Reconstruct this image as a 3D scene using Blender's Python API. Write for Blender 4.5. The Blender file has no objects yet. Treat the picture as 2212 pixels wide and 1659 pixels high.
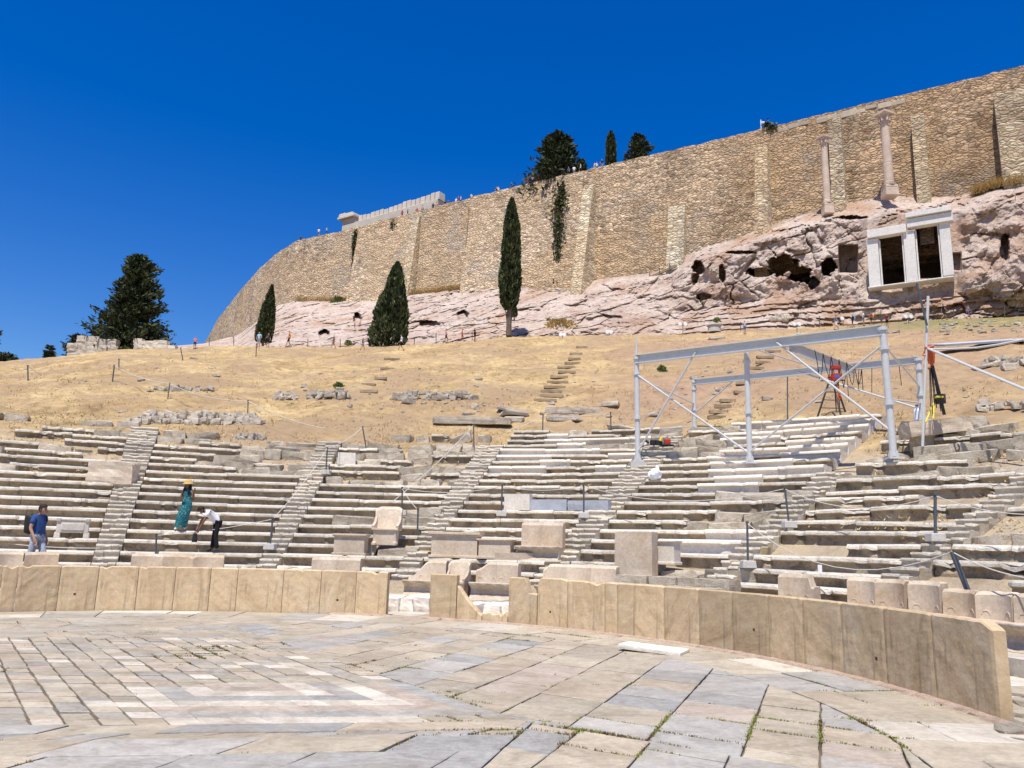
import bpy, bmesh, math, random
from mathutils import Vector, Matrix, noise, Euler
R = math.radians
rnd = random.Random(7)
S = bpy.context.scene
COL = S.collection
# ------------------------------------------------------------------ camera
TH, RO, F, CX, CY, EYE = R(11.34), -0.0229, 1726.0, 1106.0, 829.5, 1.7
cam = bpy.data.cameras.new('camera'); camo = bpy.data.objects.new('camera', cam); COL.objects.link(camo)
cam.sensor_width = 36; cam.lens = F / 2212 * 36; cam.clip_end = 6000; cam.clip_start = 0.1
camo.matrix_world = Matrix.Translation((0, 0, EYE)) @ Matrix.Rotation(R(90) + TH, 4, 'X') @ Matrix.Rotation(-RO, 4, 'Z')
S.camera = camo
def ray(x, y):
    a, b = x - CX, y - CY
    c, s = math.cos(RO), math.sin(RO)
    u, v = (a * c - b * s) / F, (a * s + b * c) / F
    return Vector((u, math.cos(TH) + v * math.sin(TH), math.sin(TH) - v * math.cos(TH)))
def at(x, y, Y):
    d = ray(x, y); t = Y / d.y
    return Vector((d.x * t, Y, EYE + d.z * t))
def onz(x, y, z):
    d = ray(x, y); t = (z - EYE) / d.z
    return Vector((d.x * t, d.y * t, z))
def lerp(a, b, t): return a + (b - a) * t
def ss(a, b, x):
    t = min(1, max(0, (x - a) / (b - a))); return t * t * (3 - 2 * t)
def interp(x, tab):
    if x <= tab[0][0]: return tab[0][1]
    for (a, va), (b, vb) in zip(tab, tab[1:]):
        if x <= b: return va + (vb - va) * (x - a) / (b - a)
    return tab[-1][1]
def nz(x, y, z=0.0): return noise.noise(Vector((x, y, z)))
def fbm(x, y, z=0.0, o=4): return noise.fractal(Vector((x, y, z)), 1.0, 2.0, o)
# ------------------------------------------------------------------ theatre frame
CC = Vector((-5.65, 8.8))
RB = 10.83
def rl(k): return 15.96 + 0.75 * (k - 1)
def zl(k): return 1.26 + 0.32 * (k - 1)
def pol(ph, rho, z=0.0): return Vector((CC.x + math.sin(R(ph)) * rho, CC.y + math.cos(R(ph)) * rho, z))
def topol(x, y): return math.degrees(math.atan2(x - CC.x, y - CC.y)), math.hypot(x - CC.x, y - CC.y)
def azrho(x, y, rho):                       # pixel column x and circle rho -> point (far side)
    d = ray(x, y); dx, dy = d.x / d.y, 1.0
    a = dx * dx + 1; b = -(dx * CC.x + CC.y); c = CC.x ** 2 + CC.y ** 2 - rho * rho
    t = (-b + math.sqrt(b * b - a * c)) / a
    return Vector((t * dx, t, EYE + d.z / d.y * t))
TOPR = rl(18)
PATHPX = [(-300, 800, 92), (0, 785, 92), (150, 770, 92), (265, 755, 92), (440, 750, 91), (560, 748, 88), (700, 750, 88), (900, 745, 86), (1000, 738, 86), (1100, 727, 85), (1250, 725, 83), (1400, 722, 81), (1600, 715, 79), (1800, 705, 76), (1915, 700, 75), (2040, 690, 72), (2212, 685, 70), (2400, 680, 68)]
PATH = []
for x, y, Y in PATHPX:
    p = at(x, y, Y); ph, rho = topol(p.x, p.y); PATH.append((ph, rho, p.z))
PATH = [(-60, 110, 20.5)] + PATH + [(60, 92, 23), (80, 100, 22), (120, 110, 20)]
PR = [(a, b) for a, b, c in PATH]; PZ = [(a, c) for a, b, c in PATH]
def HB(ph, rho):                            # smooth terrain height, no noise
    if rho < 13.45: return -0.12
    if rho < 14.62: return 0.22
    if rho < 15.15: return 0.60
    zt = zl(18) - 0.25
    if rho < TOPR:
        return max(0.22, zl(1) + (rho - rl(1)) / 0.75 * 0.32 - 0.42)
    rp, zp = interp(ph, PR), interp(ph, PZ)
    t = (rho - TOPR) / (rp - TOPR)
    z0 = zl(18) - 0.42
    if t <= 1:
        return z0 + (zp - z0) * (t * 0.86 + 0.14 * (1 - (1 - t) ** 2))
    e = rho - rp
    return zp - 0.004 * e * e * ss(-12, -26, ph) + 0.02 * e if e < 40 else zp + 0.8 - (6.4 + 0.3 * (e - 40)) * ss(-12, -26, ph)
def H(x, y):
    ph, rho = topol(x, y)
    z = HB(ph, rho)
    if rho > 15.2:
        w = ss(15.2, 17, rho) * (0.25 + 0.75 * ss(27, 33, rho))
        rp = interp(ph, PR)
        w2 = w * (1 - 0.75 * ss(rp - 8, rp, rho))
        z += w * ss(28, 34, rho) * .11 * fbm(x * 1.1, y * 1.1, 6, 3)
        z += w2 * (0.55 * fbm(x * .09, y * .09, 1, 3) + 0.16 * fbm(x * .45, y * .45, 2, 3)) + w * 0.05 * nz(x * 1.7, y * 1.7, 4)
    return z
def onsurf(x, y, y0=10.0, fn=None):
    d = ray(x, y); t = y0 / d.y; last = t
    fn = fn or H
    while t * d.y < 140:
        p = Vector((d.x * t, d.y * t, EYE + d.z * t))
        if fn(p.x, p.y) >= p.z:
            return Vector((p.x, p.y, fn(p.x, p.y)))
        t += 0.03 if t < 40 else 0.08
    return at(x, y, pathY(x) + .5)
def lipsurf(x, y):
    ph, rho = topol(x, y)
    if rho < 15.1: return 0.27
    return zl(1) + (rho - rl(1)) / 0.75 * 0.32
def rowhit(x, y):                           # pixel on a seat row -> (phi, row k)
    d = ray(x, y); t = 9.0
    while t < 60:
        p = Vector((d.x * t, d.y * t, EYE + d.z * t))
        ph, rho = topol(p.x, p.y)
        if p.y > 8 and rho > 15.1 and lipsurf(p.x, p.y) >= p.z:
            return ph, (rho - rl(1)) / 0.75 + 1
        t += 0.02
    return None
# ------------------------------------------------------------------ objects
def props(o, label=None, cat=None, group=None, kind=None):
    if label: o['label'] = label
    if cat: o['category'] = cat
    if group: o['group'] = group
    if kind: o['kind'] = kind
    return o
class MB:
    def __init__(s): s.v = []; s.f = []; s.m = []; s.c = None; s.uv = None
    def add(s, vs, fs, mi=0):
        n = len(s.v); s.v += [tuple(v) for v in vs]; s.f += [tuple(i + n for i in f) for f in fs]; s.m += [mi] * len(fs)
    def box(s, c, size, rz=0.0, tilt=None, taper=1.0, mi=0):
        M = Matrix.Translation(c) @ Matrix.Rotation(rz, 4, 'Z')
        if tilt: M = M @ tilt.to_matrix().to_4x4()
        a, b, h = size[0] / 2, size[1] / 2, size[2] / 2
        P = [(-a, -b, -h), (a, -b, -h), (a, b, -h), (-a, b, -h), (-a * taper, -b * taper, h), (a * taper, -b * taper, h), (a * taper, b * taper, h), (-a * taper, b * taper, h)]
        s.add([M @ Vector(p) for p in P], [(3, 2, 1, 0), (4, 5, 6, 7), (0, 1, 5, 4), (1, 2, 6, 5), (2, 3, 7, 6), (3, 0, 4, 7)], mi)
    def tube(s, pts, r, n=6, mi=0, cap=True):
        pts = [Vector(p) for p in pts]; rs = r if isinstance(r, (list, tuple)) else [r] * len(pts)
        vs = []; fs = []
        for i, p in enumerate(pts):
            t = (pts[min(i + 1, len(pts) - 1)] - pts[max(i - 1, 0)]).normalized()
            a = t.cross(Vector((0, 0, 1)) if abs(t.z) < .9 else Vector((1, 0, 0))).normalized(); b = t.cross(a)
            for k in range(n):
                q = 2 * math.pi * k / n
                vs.append(p + (a * math.cos(q) + b * math.sin(q)) * rs[i])
        for i in range(len(pts) - 1):
            for k in range(n):
                fs.append((i * n + k, i * n + (k + 1) % n, (i + 1) * n + (k + 1) % n, (i + 1) * n + k))
        if cap: fs.append(tuple(range(n))[::-1]); fs.append(tuple(range((len(pts) - 1) * n, len(pts) * n)))
        s.add(vs, fs, mi)
    def bar(s, a, b, w, h, mi=0):           # rectangular bar between two points
        a, b = Vector(a), Vector(b); t = (b - a).normalized()
        x = t.cross(Vector((0, 0, 1)) if abs(t.z) < .95 else Vector((0, 1, 0))).normalized(); y = x.cross(t)
        vs = [p + x * sx * w / 2 + y * sy * h / 2 for p in (a, b) for sx, sy in ((-1, -1), (1, -1), (1, 1), (-1, 1))]
        s.add(vs, [(3, 2, 1, 0), (4, 5, 6, 7), (0, 1, 5, 4), (1, 2, 6, 5), (2, 3, 7, 6), (3, 0, 4, 7)], mi)
    def lathe(s, prof, c=(0, 0, 0), n=16, mi=0):
        vs = [(c[0] + r * math.cos(2 * math.pi * k / n), c[1] + r * math.sin(2 * math.pi * k / n), c[2] + z) for r, z in prof for k in range(n)]
        fs = [(i * n + k, i * n + (k + 1) % n, (i + 1) * n + (k + 1) % n, (i + 1) * n + k) for i in range(len(prof) - 1) for k in range(n)]
        fs += [tuple(range(n))[::-1], tuple(range((len(prof) - 1) * n, len(prof) * n))]
        s.add(vs, fs, mi)
    def mesh(s, name, smooth=False):
        me = bpy.data.meshes.new(name); me.from_pydata(s.v, [], s.f)
        me.polygons.foreach_set('material_index', s.m)
        if smooth: me.polygons.foreach_set('use_smooth', [True] * len(s.f))
        if s.c:
            ca = me.color_attributes.new('Col', 'FLOAT_COLOR', 'CORNER')
            flat = []
            for p, c in zip(me.polygons, s.c): flat += [c[0], c[1], c[2], 1.0] * p.loop_total
            ca.data.foreach_set('color', flat)
        if s.uv:
            uv = me.uv_layers.new(name='UVMap'); flat = []
            for p in me.polygons:
                for vi in p.vertices: flat += [s.uv[vi][0], s.uv[vi][1]]
            uv.data.foreach_set('uv', flat)
        me.update(); return me
    def build(s, name, mats, parent=None, loc=(0, 0, 0), rz=0.0, smooth=False, bevel=0, seg=1):
        me = s.mesh(name, smooth)
        for m in (mats if isinstance(mats, (list, tuple)) else [mats]): me.materials.append(m)
        o = bpy.data.objects.new(name, me); COL.objects.link(o)
        o.location = loc; o.rotation_euler.z = rz
        if parent: o.parent = parent
        if bevel:
            b = o.modifiers.new('bevel', 'BEVEL'); b.width = bevel; b.segments = seg; b.limit_method = 'ANGLE'
        return o
def empty(name, loc, rz=0.0):
    o = bpy.data.objects.new(name, None); COL.objects.link(o); o.location = loc; o.rotation_euler.z = rz
    o.empty_display_size = 0.2; return o
# ------------------------------------------------------------------ materials
def newmat(name):
    m = bpy.data.materials.new(name); m.use_nodes = True
    nt = m.node_tree; b = nt.nodes['Principled BSDF']; b.inputs['Specular IOR Level'].default_value = 0.25
    return m, nt, b
def N(nt, typ, **kw):
    n = nt.nodes.new(typ)
    for k, v in kw.items():
        if k in n.inputs: n.inputs[k].default_value = v
        else: setattr(n, k, v)
    return n
def ramp(nt, fac, stops):
    r = nt.nodes.new('ShaderNodeValToRGB'); e = r.color_ramp.elements
    while len(e) < len(stops): e.new(0.5)
    for el, (p, c) in zip(e, stops):
        el.position = p; el.color = (*c, 1) if len(c) == 3 else c
    nt.links.new(fac, r.inputs[0]); return r.outputs[0]
def mixc(nt, a, b, fac, mode='MIX'):
    m = nt.nodes.new('ShaderNodeMix'); m.data_type = 'RGBA'; m.blend_type = mode
    for sock, val in ((6, a), (7, b)):
        if hasattr(val, 'links'): nt.links.new(val, m.inputs[sock])
        else: m.inputs[sock].default_value = (*val, 1)
    if hasattr(fac, 'links'): nt.links.new(fac, m.inputs[0])
    else: m.inputs[0].default_value = fac
    return m.outputs[2]
def coords(nt, world=False, rand=True, scale=(1, 1, 1)):
    if world:
        g = nt.nodes.new('ShaderNodeNewGeometry'); v = g.outputs['Position']
    else:
        t = nt.nodes.new('ShaderNodeTexCoord'); v = t.outputs['Object']
        if rand:
            oi = nt.nodes.new('ShaderNodeObjectInfo')
            mu = N(nt, 'ShaderNodeMath', operation='MULTIPLY'); nt.links.new(oi.outputs['Random'], mu.inputs[0]); mu.inputs[1].default_value = 73.0
            ad = N(nt, 'ShaderNodeVectorMath', operation='ADD'); nt.links.new(v, ad.inputs[0]); nt.links.new(mu.outputs[0], ad.inputs[1]); v = ad.outputs[0]
    if scale != (1, 1, 1):
        m = N(nt, 'ShaderNodeMapping'); m.inputs['Scale'].default_value = scale; nt.links.new(v, m.inputs[0]); v = m.outputs[0]
    return v
def noi(nt, v, scale, detail=6, rough=.6, dist=0.0):
    n = N(nt, 'ShaderNodeTexNoise', Scale=scale, Detail=detail, Roughness=rough, Distortion=dist)
    nt.links.new(v, n.inputs['Vector']); return n.outputs['Fac']
def bump(nt, b, h, strength=.5, dist=.02):
    bm = N(nt, 'ShaderNodeBump', Strength=strength, Distance=dist)
    nt.links.new(h, bm.inputs['Height']); nt.links.new(bm.outputs[0], b.inputs['Normal']); return bm
def randmul(nt, col, lo, hi):
    oi = nt.nodes.new('ShaderNodeObjectInfo'); mr = N(nt, 'ShaderNodeMapRange')
    nt.links.new(oi.outputs['Random'], mr.inputs['Value']); mr.inputs['To Min'].default_value = lo; mr.inputs['To Max'].default_value = hi
    return mixc(nt, col, mr.outputs[0], 1.0, 'MULTIPLY')
def stone(name, cols, scale=2.0, world=False, dark=None, darkat=(.55, .68), darkscale=.8, bs=.6, bd=.03, rough=.9, rm=(.82, 1.12), patch=None, patchat=(.56, .66), patchscale=.6, sc=(1, 1, 1)):
    m, nt, b = newmat(name); v = coords(nt, world, not world, sc)
    n1 = noi(nt, v, scale, 8, .65, .3)
    k = len(cols); c = ramp(nt, n1, [(.28 + .44 * i / (k - 1), cc) for i, cc in enumerate(cols)])
    if patch:
        n4 = noi(nt, v, patchscale, 6, .6, .5); f = ramp(nt, n4, [(patchat[0], (0, 0, 0)), (patchat[1], (1, 1, 1))]); c = mixc(nt, c, patch, f)
    if dark:
        n2 = noi(nt, v, darkscale * scale, 10, .72, .6); f = ramp(nt, n2, [(darkat[0], (0, 0, 0)), (darkat[1], (.85, .85, .85))]); c = mixc(nt, c, dark, f)
    n3 = noi(nt, v, scale * 9, 6, .7)
    c = mixc(nt, c, ramp(nt, n3, [(.3, (.78, .78, .78)), (.7, (1.12, 1.12, 1.12))]), 1.0, 'MULTIPLY')
    if not world: c = randmul(nt, c, *rm)
    nt.links.new(c, b.inputs['Base Color']); b.inputs['Roughness'].default_value = rough
    ad = N(nt, 'ShaderNodeMath', operation='ADD'); nt.links.new(n3, ad.inputs[0]); nt.links.new(n1, ad.inputs[1])
    bump(nt, b, ad.outputs[0], bs, bd); return m
def plain(name, col, rough=.6, metal=0.0, var=.12, scale=20.0, bs=.15):
    m, nt, b = newmat(name); v = coords(nt)
    n = noi(nt, v, scale, 5, .6)
    c = mixc(nt, tuple(col), ramp(nt, n, [(.3, (1 - var,) * 3), (.7, (1 + var,) * 3)]), 1.0, 'MULTIPLY')
    nt.links.new(c, b.inputs['Base Color']); b.inputs['Roughness'].default_value = rough; b.inputs['Metallic'].default_value = metal
    bump(nt, b, n, bs, .01); return m
M = {}
M['bench'] = stone('weathered_shaded_limestone', [(.29, .22, .14), (.41, .32, .21), (.50, .41, .285)], 2.2, dark=(.11, .085, .06), darkat=(.50, .66), darkscale=.9, patch=(.42, .31, .18), bs=.8, bd=.04)  # riser: tan crust, darkened further to stand for shade under the lip
M['bench_top'] = stone('bleached_sunlit_limestone', [(.52, .46, .37), (.63, .57, .475), (.71, .655, .56)], 2.4, dark=(.25, .21, .16), darkat=(.53, .70), bs=.8, bd=.04)  # lip and top: bleached stone, tone lifted to imitate sunlight
M['rubble'] = stone('rubble_limestone', [(.40, .33, .24), (.57, .49, .375), (.72, .65, .535)], 2.6, dark=(.15, .12, .085), darkat=(.55, .70), bs=1.0, bd=.06)
M['white'] = stone('new_white_marble', [(.66, .59, .50), (.72, .655, .565), (.76, .70, .615)], 1.2, bs=.15, bd=.01, rm=(.94, 1.04))
M['throne'] = stone('aged_cream_marble', [(.50, .395, .285), (.59, .485, .365), (.66, .565, .45)], 1.6, patch=(.47, .345, .22), patchat=(.54, .72), bs=.3, bd=.02, dark=(.30, .22, .15), darkat=(.64, .78))
M['rope'] = plain('rope', (.55, .52, .47), .9)
M['steelpaint'] = plain('grey_painted_steel', (.53, .53, .52), .45, .0, .06, 6)
M['post'] = plain('dark_grey_post', (.10, .11, .12), .5, .3)
M['concrete'] = plain('concrete_base', (.48, .45, .41), .9, 0, .15)
M['step'] = stone('step_stone', [(.42, .35, .25), (.55, .475, .365), (.68, .61, .50)], 2.0, patch=(.50, .39, .22), bs=.8, bd=.04)
M['greymarble'] = stone('blue_grey_marble', [(.30, .32, .36), (.38, .40, .44), (.46, .47, .50)], 2, bs=.3, bd=.02)
M['capstone'] = stone('carved_white_marble', [(.56, .50, .41), (.65, .59, .50), (.72, .67, .58)], 2, bs=.3, bd=.02)
# ------------------------------------------------------------------ world + sun
AZ, EL = R(180 + 14.5), R(68)               # sun stands behind the camera, a little to the left
sd = Vector((math.sin(AZ) * math.cos(EL), math.cos(AZ) * math.cos(EL), math.sin(EL)))
sun = bpy.data.lights.new('sun', 'SUN'); sun.energy = 5.0; sun.angle = R(.53); sun.color = (1.0, .95, .86)
so = bpy.data.objects.new('sun', sun); COL.objects.link(so); so.rotation_euler = sd.to_track_quat('Z', 'Y').to_euler(); so.location = (0, 0, 60)
w = bpy.data.worlds.new('World'); S.world = w; w.use_nodes = True
nt = w.node_tree; bg = nt.nodes['Background']
sky = nt.nodes.new('ShaderNodeTexSky'); sky.sky_type = 'NISHITA'; sky.sun_disc = False
sky.sun_elevation = EL; sky.sun_rotation = AZ; sky.altitude = 100; sky.air_density = 1.15; sky.dust_density = 0.5; sky.ozone_density = 4.0
hs = nt.nodes.new('ShaderNodeHueSaturation'); hs.inputs['Saturation'].default_value = 1.47; hs.inputs['Hue'].default_value = .519; hs.inputs['Value'].default_value = 1.24
nt.links.new(sky.outputs[0], hs.inputs['Color']); nt.links.new(hs.outputs[0], bg.inputs[0]); bg.inputs[1].default_value = 0.09
S.view_settings.view_transform = 'Standard'; S.view_settings.look = 'None'; S.view_settings.exposure = 0.32; S.view_settings.gamma = 1
S.cycles.max_bounces = 6
# ================================================================== GROUND, HILLSIDE
gm = MB(); gm.add([(-2500, -2500, -.16), (2500, -2500, -.16), (2500, 2500, -.16), (-2500, 2500, -.16)], [(0, 1, 2, 3)])
M['dirt'] = stone('joint_dirt', [(.09, .07, .045), (.15, .12, .08), (.22, .18, .12)], 1.5, world=True)
props(gm.build('ground', M['dirt']), kind='structure')
dm = MB(); n = 72
dm.add([(CC.x, CC.y, -.04)] + [pol(360 * i / n, 13.5, -.04) for i in range(n)], [(0, (i + 1) % n + 1, i + 1) for i in range(n)])
props(dm.build('orchestra_ground', M['dirt']), kind='structure')
def hill_material():
    m, nt, b = newmat('dry_hillside'); v = coords(nt, True)
    n1 = noi(nt, v, .22, 8, .68, .4)
    grass = ramp(nt, n1, [(.30, (.29, .195, .10)), (.42, (.45, .325, .16)), (.56, (.555, .415, .215)), (.72, (.62, .48, .265))])
    n2 = noi(nt, v, 1.5, 10, .78, .5)
    grass = mixc(nt, grass, ramp(nt, n2, [(.32, (.36, .33, .30)), (.45, (.84, .80, .76)), (.55, (1.04, 1.02, 1.0)), (.68, (1.34, 1.30, 1.22))]), 1.0, 'MULTIPLY')
    # bare brown soil patches
    n3 = noi(nt, v, .16, 9, .68, .6)
    c = mixc(nt, grass, mixc(nt, (.27, .18, .10), (.45, .32, .195), n2), ramp(nt, n3, [(.43, (0, 0, 0)), (.57, (.85, .85, .85))]))
    # pale rubble dust between the seat rows (geometry attribute)
    at_ = N(nt, 'ShaderNodeAttribute', attribute_name='zone')
    sep = N(nt, 'ShaderNodeSeparateColor'); nt.links.new(at_.outputs['Color'], sep.inputs[0])
    n4 = noi(nt, v, 1.1, 8, .7, .2)
    dust = ramp(nt, n4, [(.3, (.34, .26, .17)), (.5, (.50, .40, .28)), (.65, (.58, .46, .29)), (.75, (.62, .54, .42))])
    c = mixc(nt, c, dust, sep.outputs[0])
    grn = mixc(nt, (.12, .13, .05), (.25, .24, .09), n2)
    mu = N(nt, 'ShaderNodeMath', operation='MULTIPLY'); nt.links.new(sep.outputs[1], mu.inputs[0]); nt.links.new(ramp(nt, n4, [(.35, (.25,) * 3), (.6, (1, 1, 1))]), mu.inputs[1])
    c = mixc(nt, c, grn, mu.outputs[0])
    red = ramp(nt, n4, [(.35, (.30, .19, .12)), (.6, (.46, .31, .20))])
    c = mixc(nt, c, red, sep.outputs[2])
    nt.links.new(c, b.inputs['Base Color']); b.inputs['Roughness'].default_value = 1
    ad = N(nt, 'ShaderNodeMath', operation='ADD'); nt.links.new(n2, ad.inputs[0]); nt.links.new(noi(nt, v, 9, 6, .75), ad.inputs[1])
    bump(nt, b, ad.outputs[0], .9, .12); return m
M['hill'] = hill_material()
def hillside():
    mb = MB(); phs = [-62 + 0.42 * i for i in range(int((122 + 62) / .42) + 1)]
    rhos = [13.5, 13.51, 14.6, 14.63, 15.1, 15.14]; r = 15.2
    while r < 150: rhos.append(r); r += 0.28 if r < 30 else (0.42 if r < 70 else (0.6 if r < 110 else 4))
    for ph in phs:
        for rho in rhos:
            p = pol(ph, rho); z = H(p.x, p.y) if rho > 13.505 else -0.15
            mb.v.append((p.x, p.y, z))
    k = len(rhos)
    zone = []
    for i in range(len(phs) - 1):
        for j in range(k - 1):
            mb.f.append((i * k + j, i * k + j + 1, (i + 1) * k + j + 1, (i + 1) * k + j)); mb.m.append(0)
    for (x, y, z) in mb.v:
        ph, rho = topol(x, y)
        n_ = .5 * nz(x * .3, y * .3, 7)
        dust = 1 - ss(24.5 + 3 * n_, 29.0 + 4 * n_, rho) * (1 - .5 * ss(45, 60, ph))
        rp = interp(ph, PR)
        g = ss(28, 35, ph) * ss(rp - 18, rp - 10, rho) * .9
        red = .95 * ss(8, 24, ph) * ss(30, 36, rho) * (1 - ss(rp - 14, rp - 4, rho)) * (.6 + .8 * nz(x * .1, y * .1, 3))
        zone.append((dust, g, max(0, min(1, red))))
    me = mb.mesh('hillside', True)
    ca = me.color_attributes.new('zone', 'FLOAT_COLOR', 'POINT')
    ca.data.foreach_set('color', [q for c in zone for q in (*c, 1.0)])
    me.materials.append(M['hill'])
    o = bpy.data.objects.new('hillside', me); COL.objects.link(o); props(o, kind='structure')
hillside()
# ================================================================== ORCHESTRA PAVEMENT
def clip(poly, hp):
    for (px, py, nx, ny) in hp:
        out = []
        for i in range(len(poly)):
            a, b = poly[i], poly[(i + 1) % len(poly)]
            da = (a[0] - px) * nx + (a[1] - py) * ny; db = (b[0] - px) * nx + (b[1] - py) * ny
            if da >= 0: out.append(a)
            if da * db < 0:
                t = da / (da - db); out.append((a[0] + (b[0] - a[0]) * t, a[1] + (b[1] - a[1]) * t))
        poly = out
        if len(poly) < 3: return None
    return poly
def area(p): return abs(sum(p[i][0] * p[(i + 1) % len(p)][1] - p[(i + 1) % len(p)][0] * p[i][1] for i in range(len(p)))) / 2
pv = MB(); pv.c = []; EDGES = []
PALE = [(.41, .355, .27), (.445, .39, .30), (.39, .345, .27), (.465, .405, .315), (.42, .355, .27)]
GREY = [(.355, .345, .32), (.39, .375, .345), (.33, .325, .31), (.41, .39, .355)]
LGREY = [(.37, .34, .29), (.39, .36, .305), (.35, .325, .285)]
PINK = [(.45, .375, .305), (.43, .365, .30)]
WHT = [(.585, .54, .46), (.61, .56, .475), (.56, .51, .42)]
def slab(poly, gap, col, zj=.006, big=False):
    if not poly or area(poly) < .012: return
    cx = sum(p[0] for p in poly) / len(poly); cy = sum(p[1] for p in poly) / len(poly)
    if not (-22 < cx < 8 and 3.5 < cy < 21): 
        if math.hypot(cx, cy) > 30: return
    n = len(poly); z = rnd.uniform(-zj, zj); ta, tb = rnd.gauss(0, zj * .6), rnd.gauss(0, zj * .6)
    # subdivide edges so that worn edges wander
    P = []
    for i in range(n):
        a, b = poly[i], poly[(i + 1) % n]; L = math.hypot(b[0] - a[0], b[1] - a[1])
        m = max(1, int(L / .16)) if gap > .008 else 1
        for q in range(m): P.append((a[0] + (b[0] - a[0]) * q / m, a[1] + (b[1] - a[1]) * q / m))
        EDGES.append((a, b, L, gap))
    def ins(p, d):
        dx, dy = cx - p[0], cy - p[1]; L = math.hypot(dx, dy) or 1
        j = d * (1 + (.9 * nz(p[0] * 6, p[1] * 6, cx * 3) if gap > .008 else 0)); return (p[0] + dx / L * j, p[1] + dy / L * j)
    a = [ins(p, gap * .75) for p in P]; b2 = [ins(p, gap * .75 + .012) for p in P]
    n = len(P); zz = lambda p: z + (p[0] - cx) * ta + (p[1] - cy) * tb
    vs = [(p[0], p[1], -.05) for p in a] + [(p[0], p[1], zz(p) - .007) for p in a] + [(p[0], p[1], zz(p)) for p in b2]
    fs = [(i, (i + 1) % n, n + (i + 1) % n, n + i) for i in range(n)] + [(n + i, n + (i + 1) % n, 2 * n + (i + 1) % n, 2 * n + i) for i in range(n)]
    fs.append(tuple(range(2 * n, 3 * n)))
    if area([(v[0], v[1]) for v in vs[:n]]) < 1e-4: return
    # orientation
    s_ = sum(P[i][0] * P[(i + 1) % n][1] - P[(i + 1) % n][0] * P[i][1] for i in range(n))
    if s_ < 0: fs = [f[::-1] for f in fs]
    pv.add(vs, fs); k = rnd.uniform(.9, 1.08); pv.c += [(col[0] * k, col[1] * k, col[2] * k)] * len(fs)
def d2(a): return (math.cos(R(a)), math.sin(R(a)))
RIN = 9.3
CIRC = [(CC.x + RIN * math.cos(q), CC.y + RIN * math.sin(q), -math.cos(q), -math.sin(q)) for q in [2 * math.pi * i / 40 for i in range(40)]]
O = (-0.7, 8.22); ea = (.30 * math.cos(R(8.5)), .30 * math.sin(R(8.5))); eb = (.315 * math.cos(R(125)), .315 * math.sin(R(125)))
def lat(i, j): return (O[0] + i * ea[0] + j * eb[0], O[1] + i * ea[1] + j * eb[1])
pr = lat(3, 0)
Rn = (math.sin(R(125)), -math.cos(R(125)))           # points right of the R line
An = (-math.sin(R(8.5)), math.cos(R(8.5)))           # points up from the a line
hpA = [(pr[0], pr[1], -Rn[0], -Rn[1]), (O[0], O[1], An[0], An[1])] + CIRC
for j in range(0, 24):
    for i in range(-46, 3):
        P = [lat(i, j), lat(i + 1, j), lat(i + 1, j + 1), lat(i, j + 1)]
        r_ = int(max(abs(i + .5 + 3.5), abs(j + .5 - 8)))
        intact = i >= -8 and j <= 7 and r_ <= 7 and not (i >= 0 and r_ >= 7)
        if intact:
            c = {7: WHT, 6: GREY, 5: PINK, 4: WHT, 3: GREY, 2: WHT, 1: PINK, 0: WHT}[r_]; c = rnd.choice(c); g = .004; zj = .0015
            if j >= 7 and i < -5: c = rnd.choice(PALE); g = .02
        else:
            q = rnd.random(); c = rnd.choice(WHT if q < .05 else LGREY if q < .27 else PINK if q < .34 else PALE); g = rnd.uniform(.016, .032) if i < -6 else rnd.uniform(.014, .026); zj = .009
        slab(clip(P, hpA), g, c, zj)
# upper strip (large pale slabs, joints along a) beyond the small lattice
def band(o, d, nrm, w0, w1, hps, lmin, lmax, cols, gap, skew=0, span=(-14, 14)):
    x = span[0] + rnd.random()
    while x < span[1]:
        L = rnd.uniform(lmin, lmax)
        P = [(o[0] + d[0] * (x + s) + nrm[0] * w, o[1] + d[1] * (x + s) + nrm[1] * w) for s, w in ((0, w0), (L, w0), (L + skew, w1), (skew, w1))]
        slab(clip(P, hps), gap, rnd.choice(rnd.choice(cols)), .007); x += L
da = d2(8.5); h16 = lat(0, 24); w0 = 0
hpU = [(h16[0], h16[1], An[0], An[1]), (pr[0], pr[1], -Rn[0], -Rn[1])] + CIRC
while w0 < 7:
    w1 = w0 + rnd.uniform(.35, .55)
    band(h16, da, An, w0, w1, hpU, .6, 1.3, [PALE, PALE, PALE, LGREY], .012, rnd.uniform(-.4, .1)); w0 = w1
# right sector: big slabs, joints at 68 and -33 degrees
dc, dd = d2(69), d2(-33)
def sector(hps):
    q = -13.0
    while q < 12:
        w = rnd.uniform(.58, .85); x = -9 + rnd.random(); grey = rnd.random() < .4
        while x < 18:
            L = rnd.uniform(.55, .95)
            P = [(.9 + dc[0] * (x + s) + dd[0] * (q + t), 8.3 + dc[1] * (x + s) + dd[1] * (q + t)) for s, t in ((0, 0), (0, w), (L, w), (L, 0))]
            u = rnd.random(); c = rnd.choice(GREY if u < (.65 if grey else .18) else PINK if u > .93 else PALE)
            slab(clip(P, hps), rnd.uniform(.01, .02), c, .006); x += L
        q += w
K = (0.27, 8.3); Kn = (math.sin(R(75)), -math.cos(R(75)))
sp = (math.sin(R(33)), math.cos(R(33)))              # split line along -33 deg
st = rnd.getstate(); sector([(pr[0], pr[1], Rn[0], Rn[1]), (K[0], K[1], sp[0], sp[1])] + CIRC)
rnd.setstate(st); sector([(K[0], K[1], Kn[0], Kn[1]), (K[0], K[1], -sp[0], -sp[1])] + CIRC)
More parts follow.
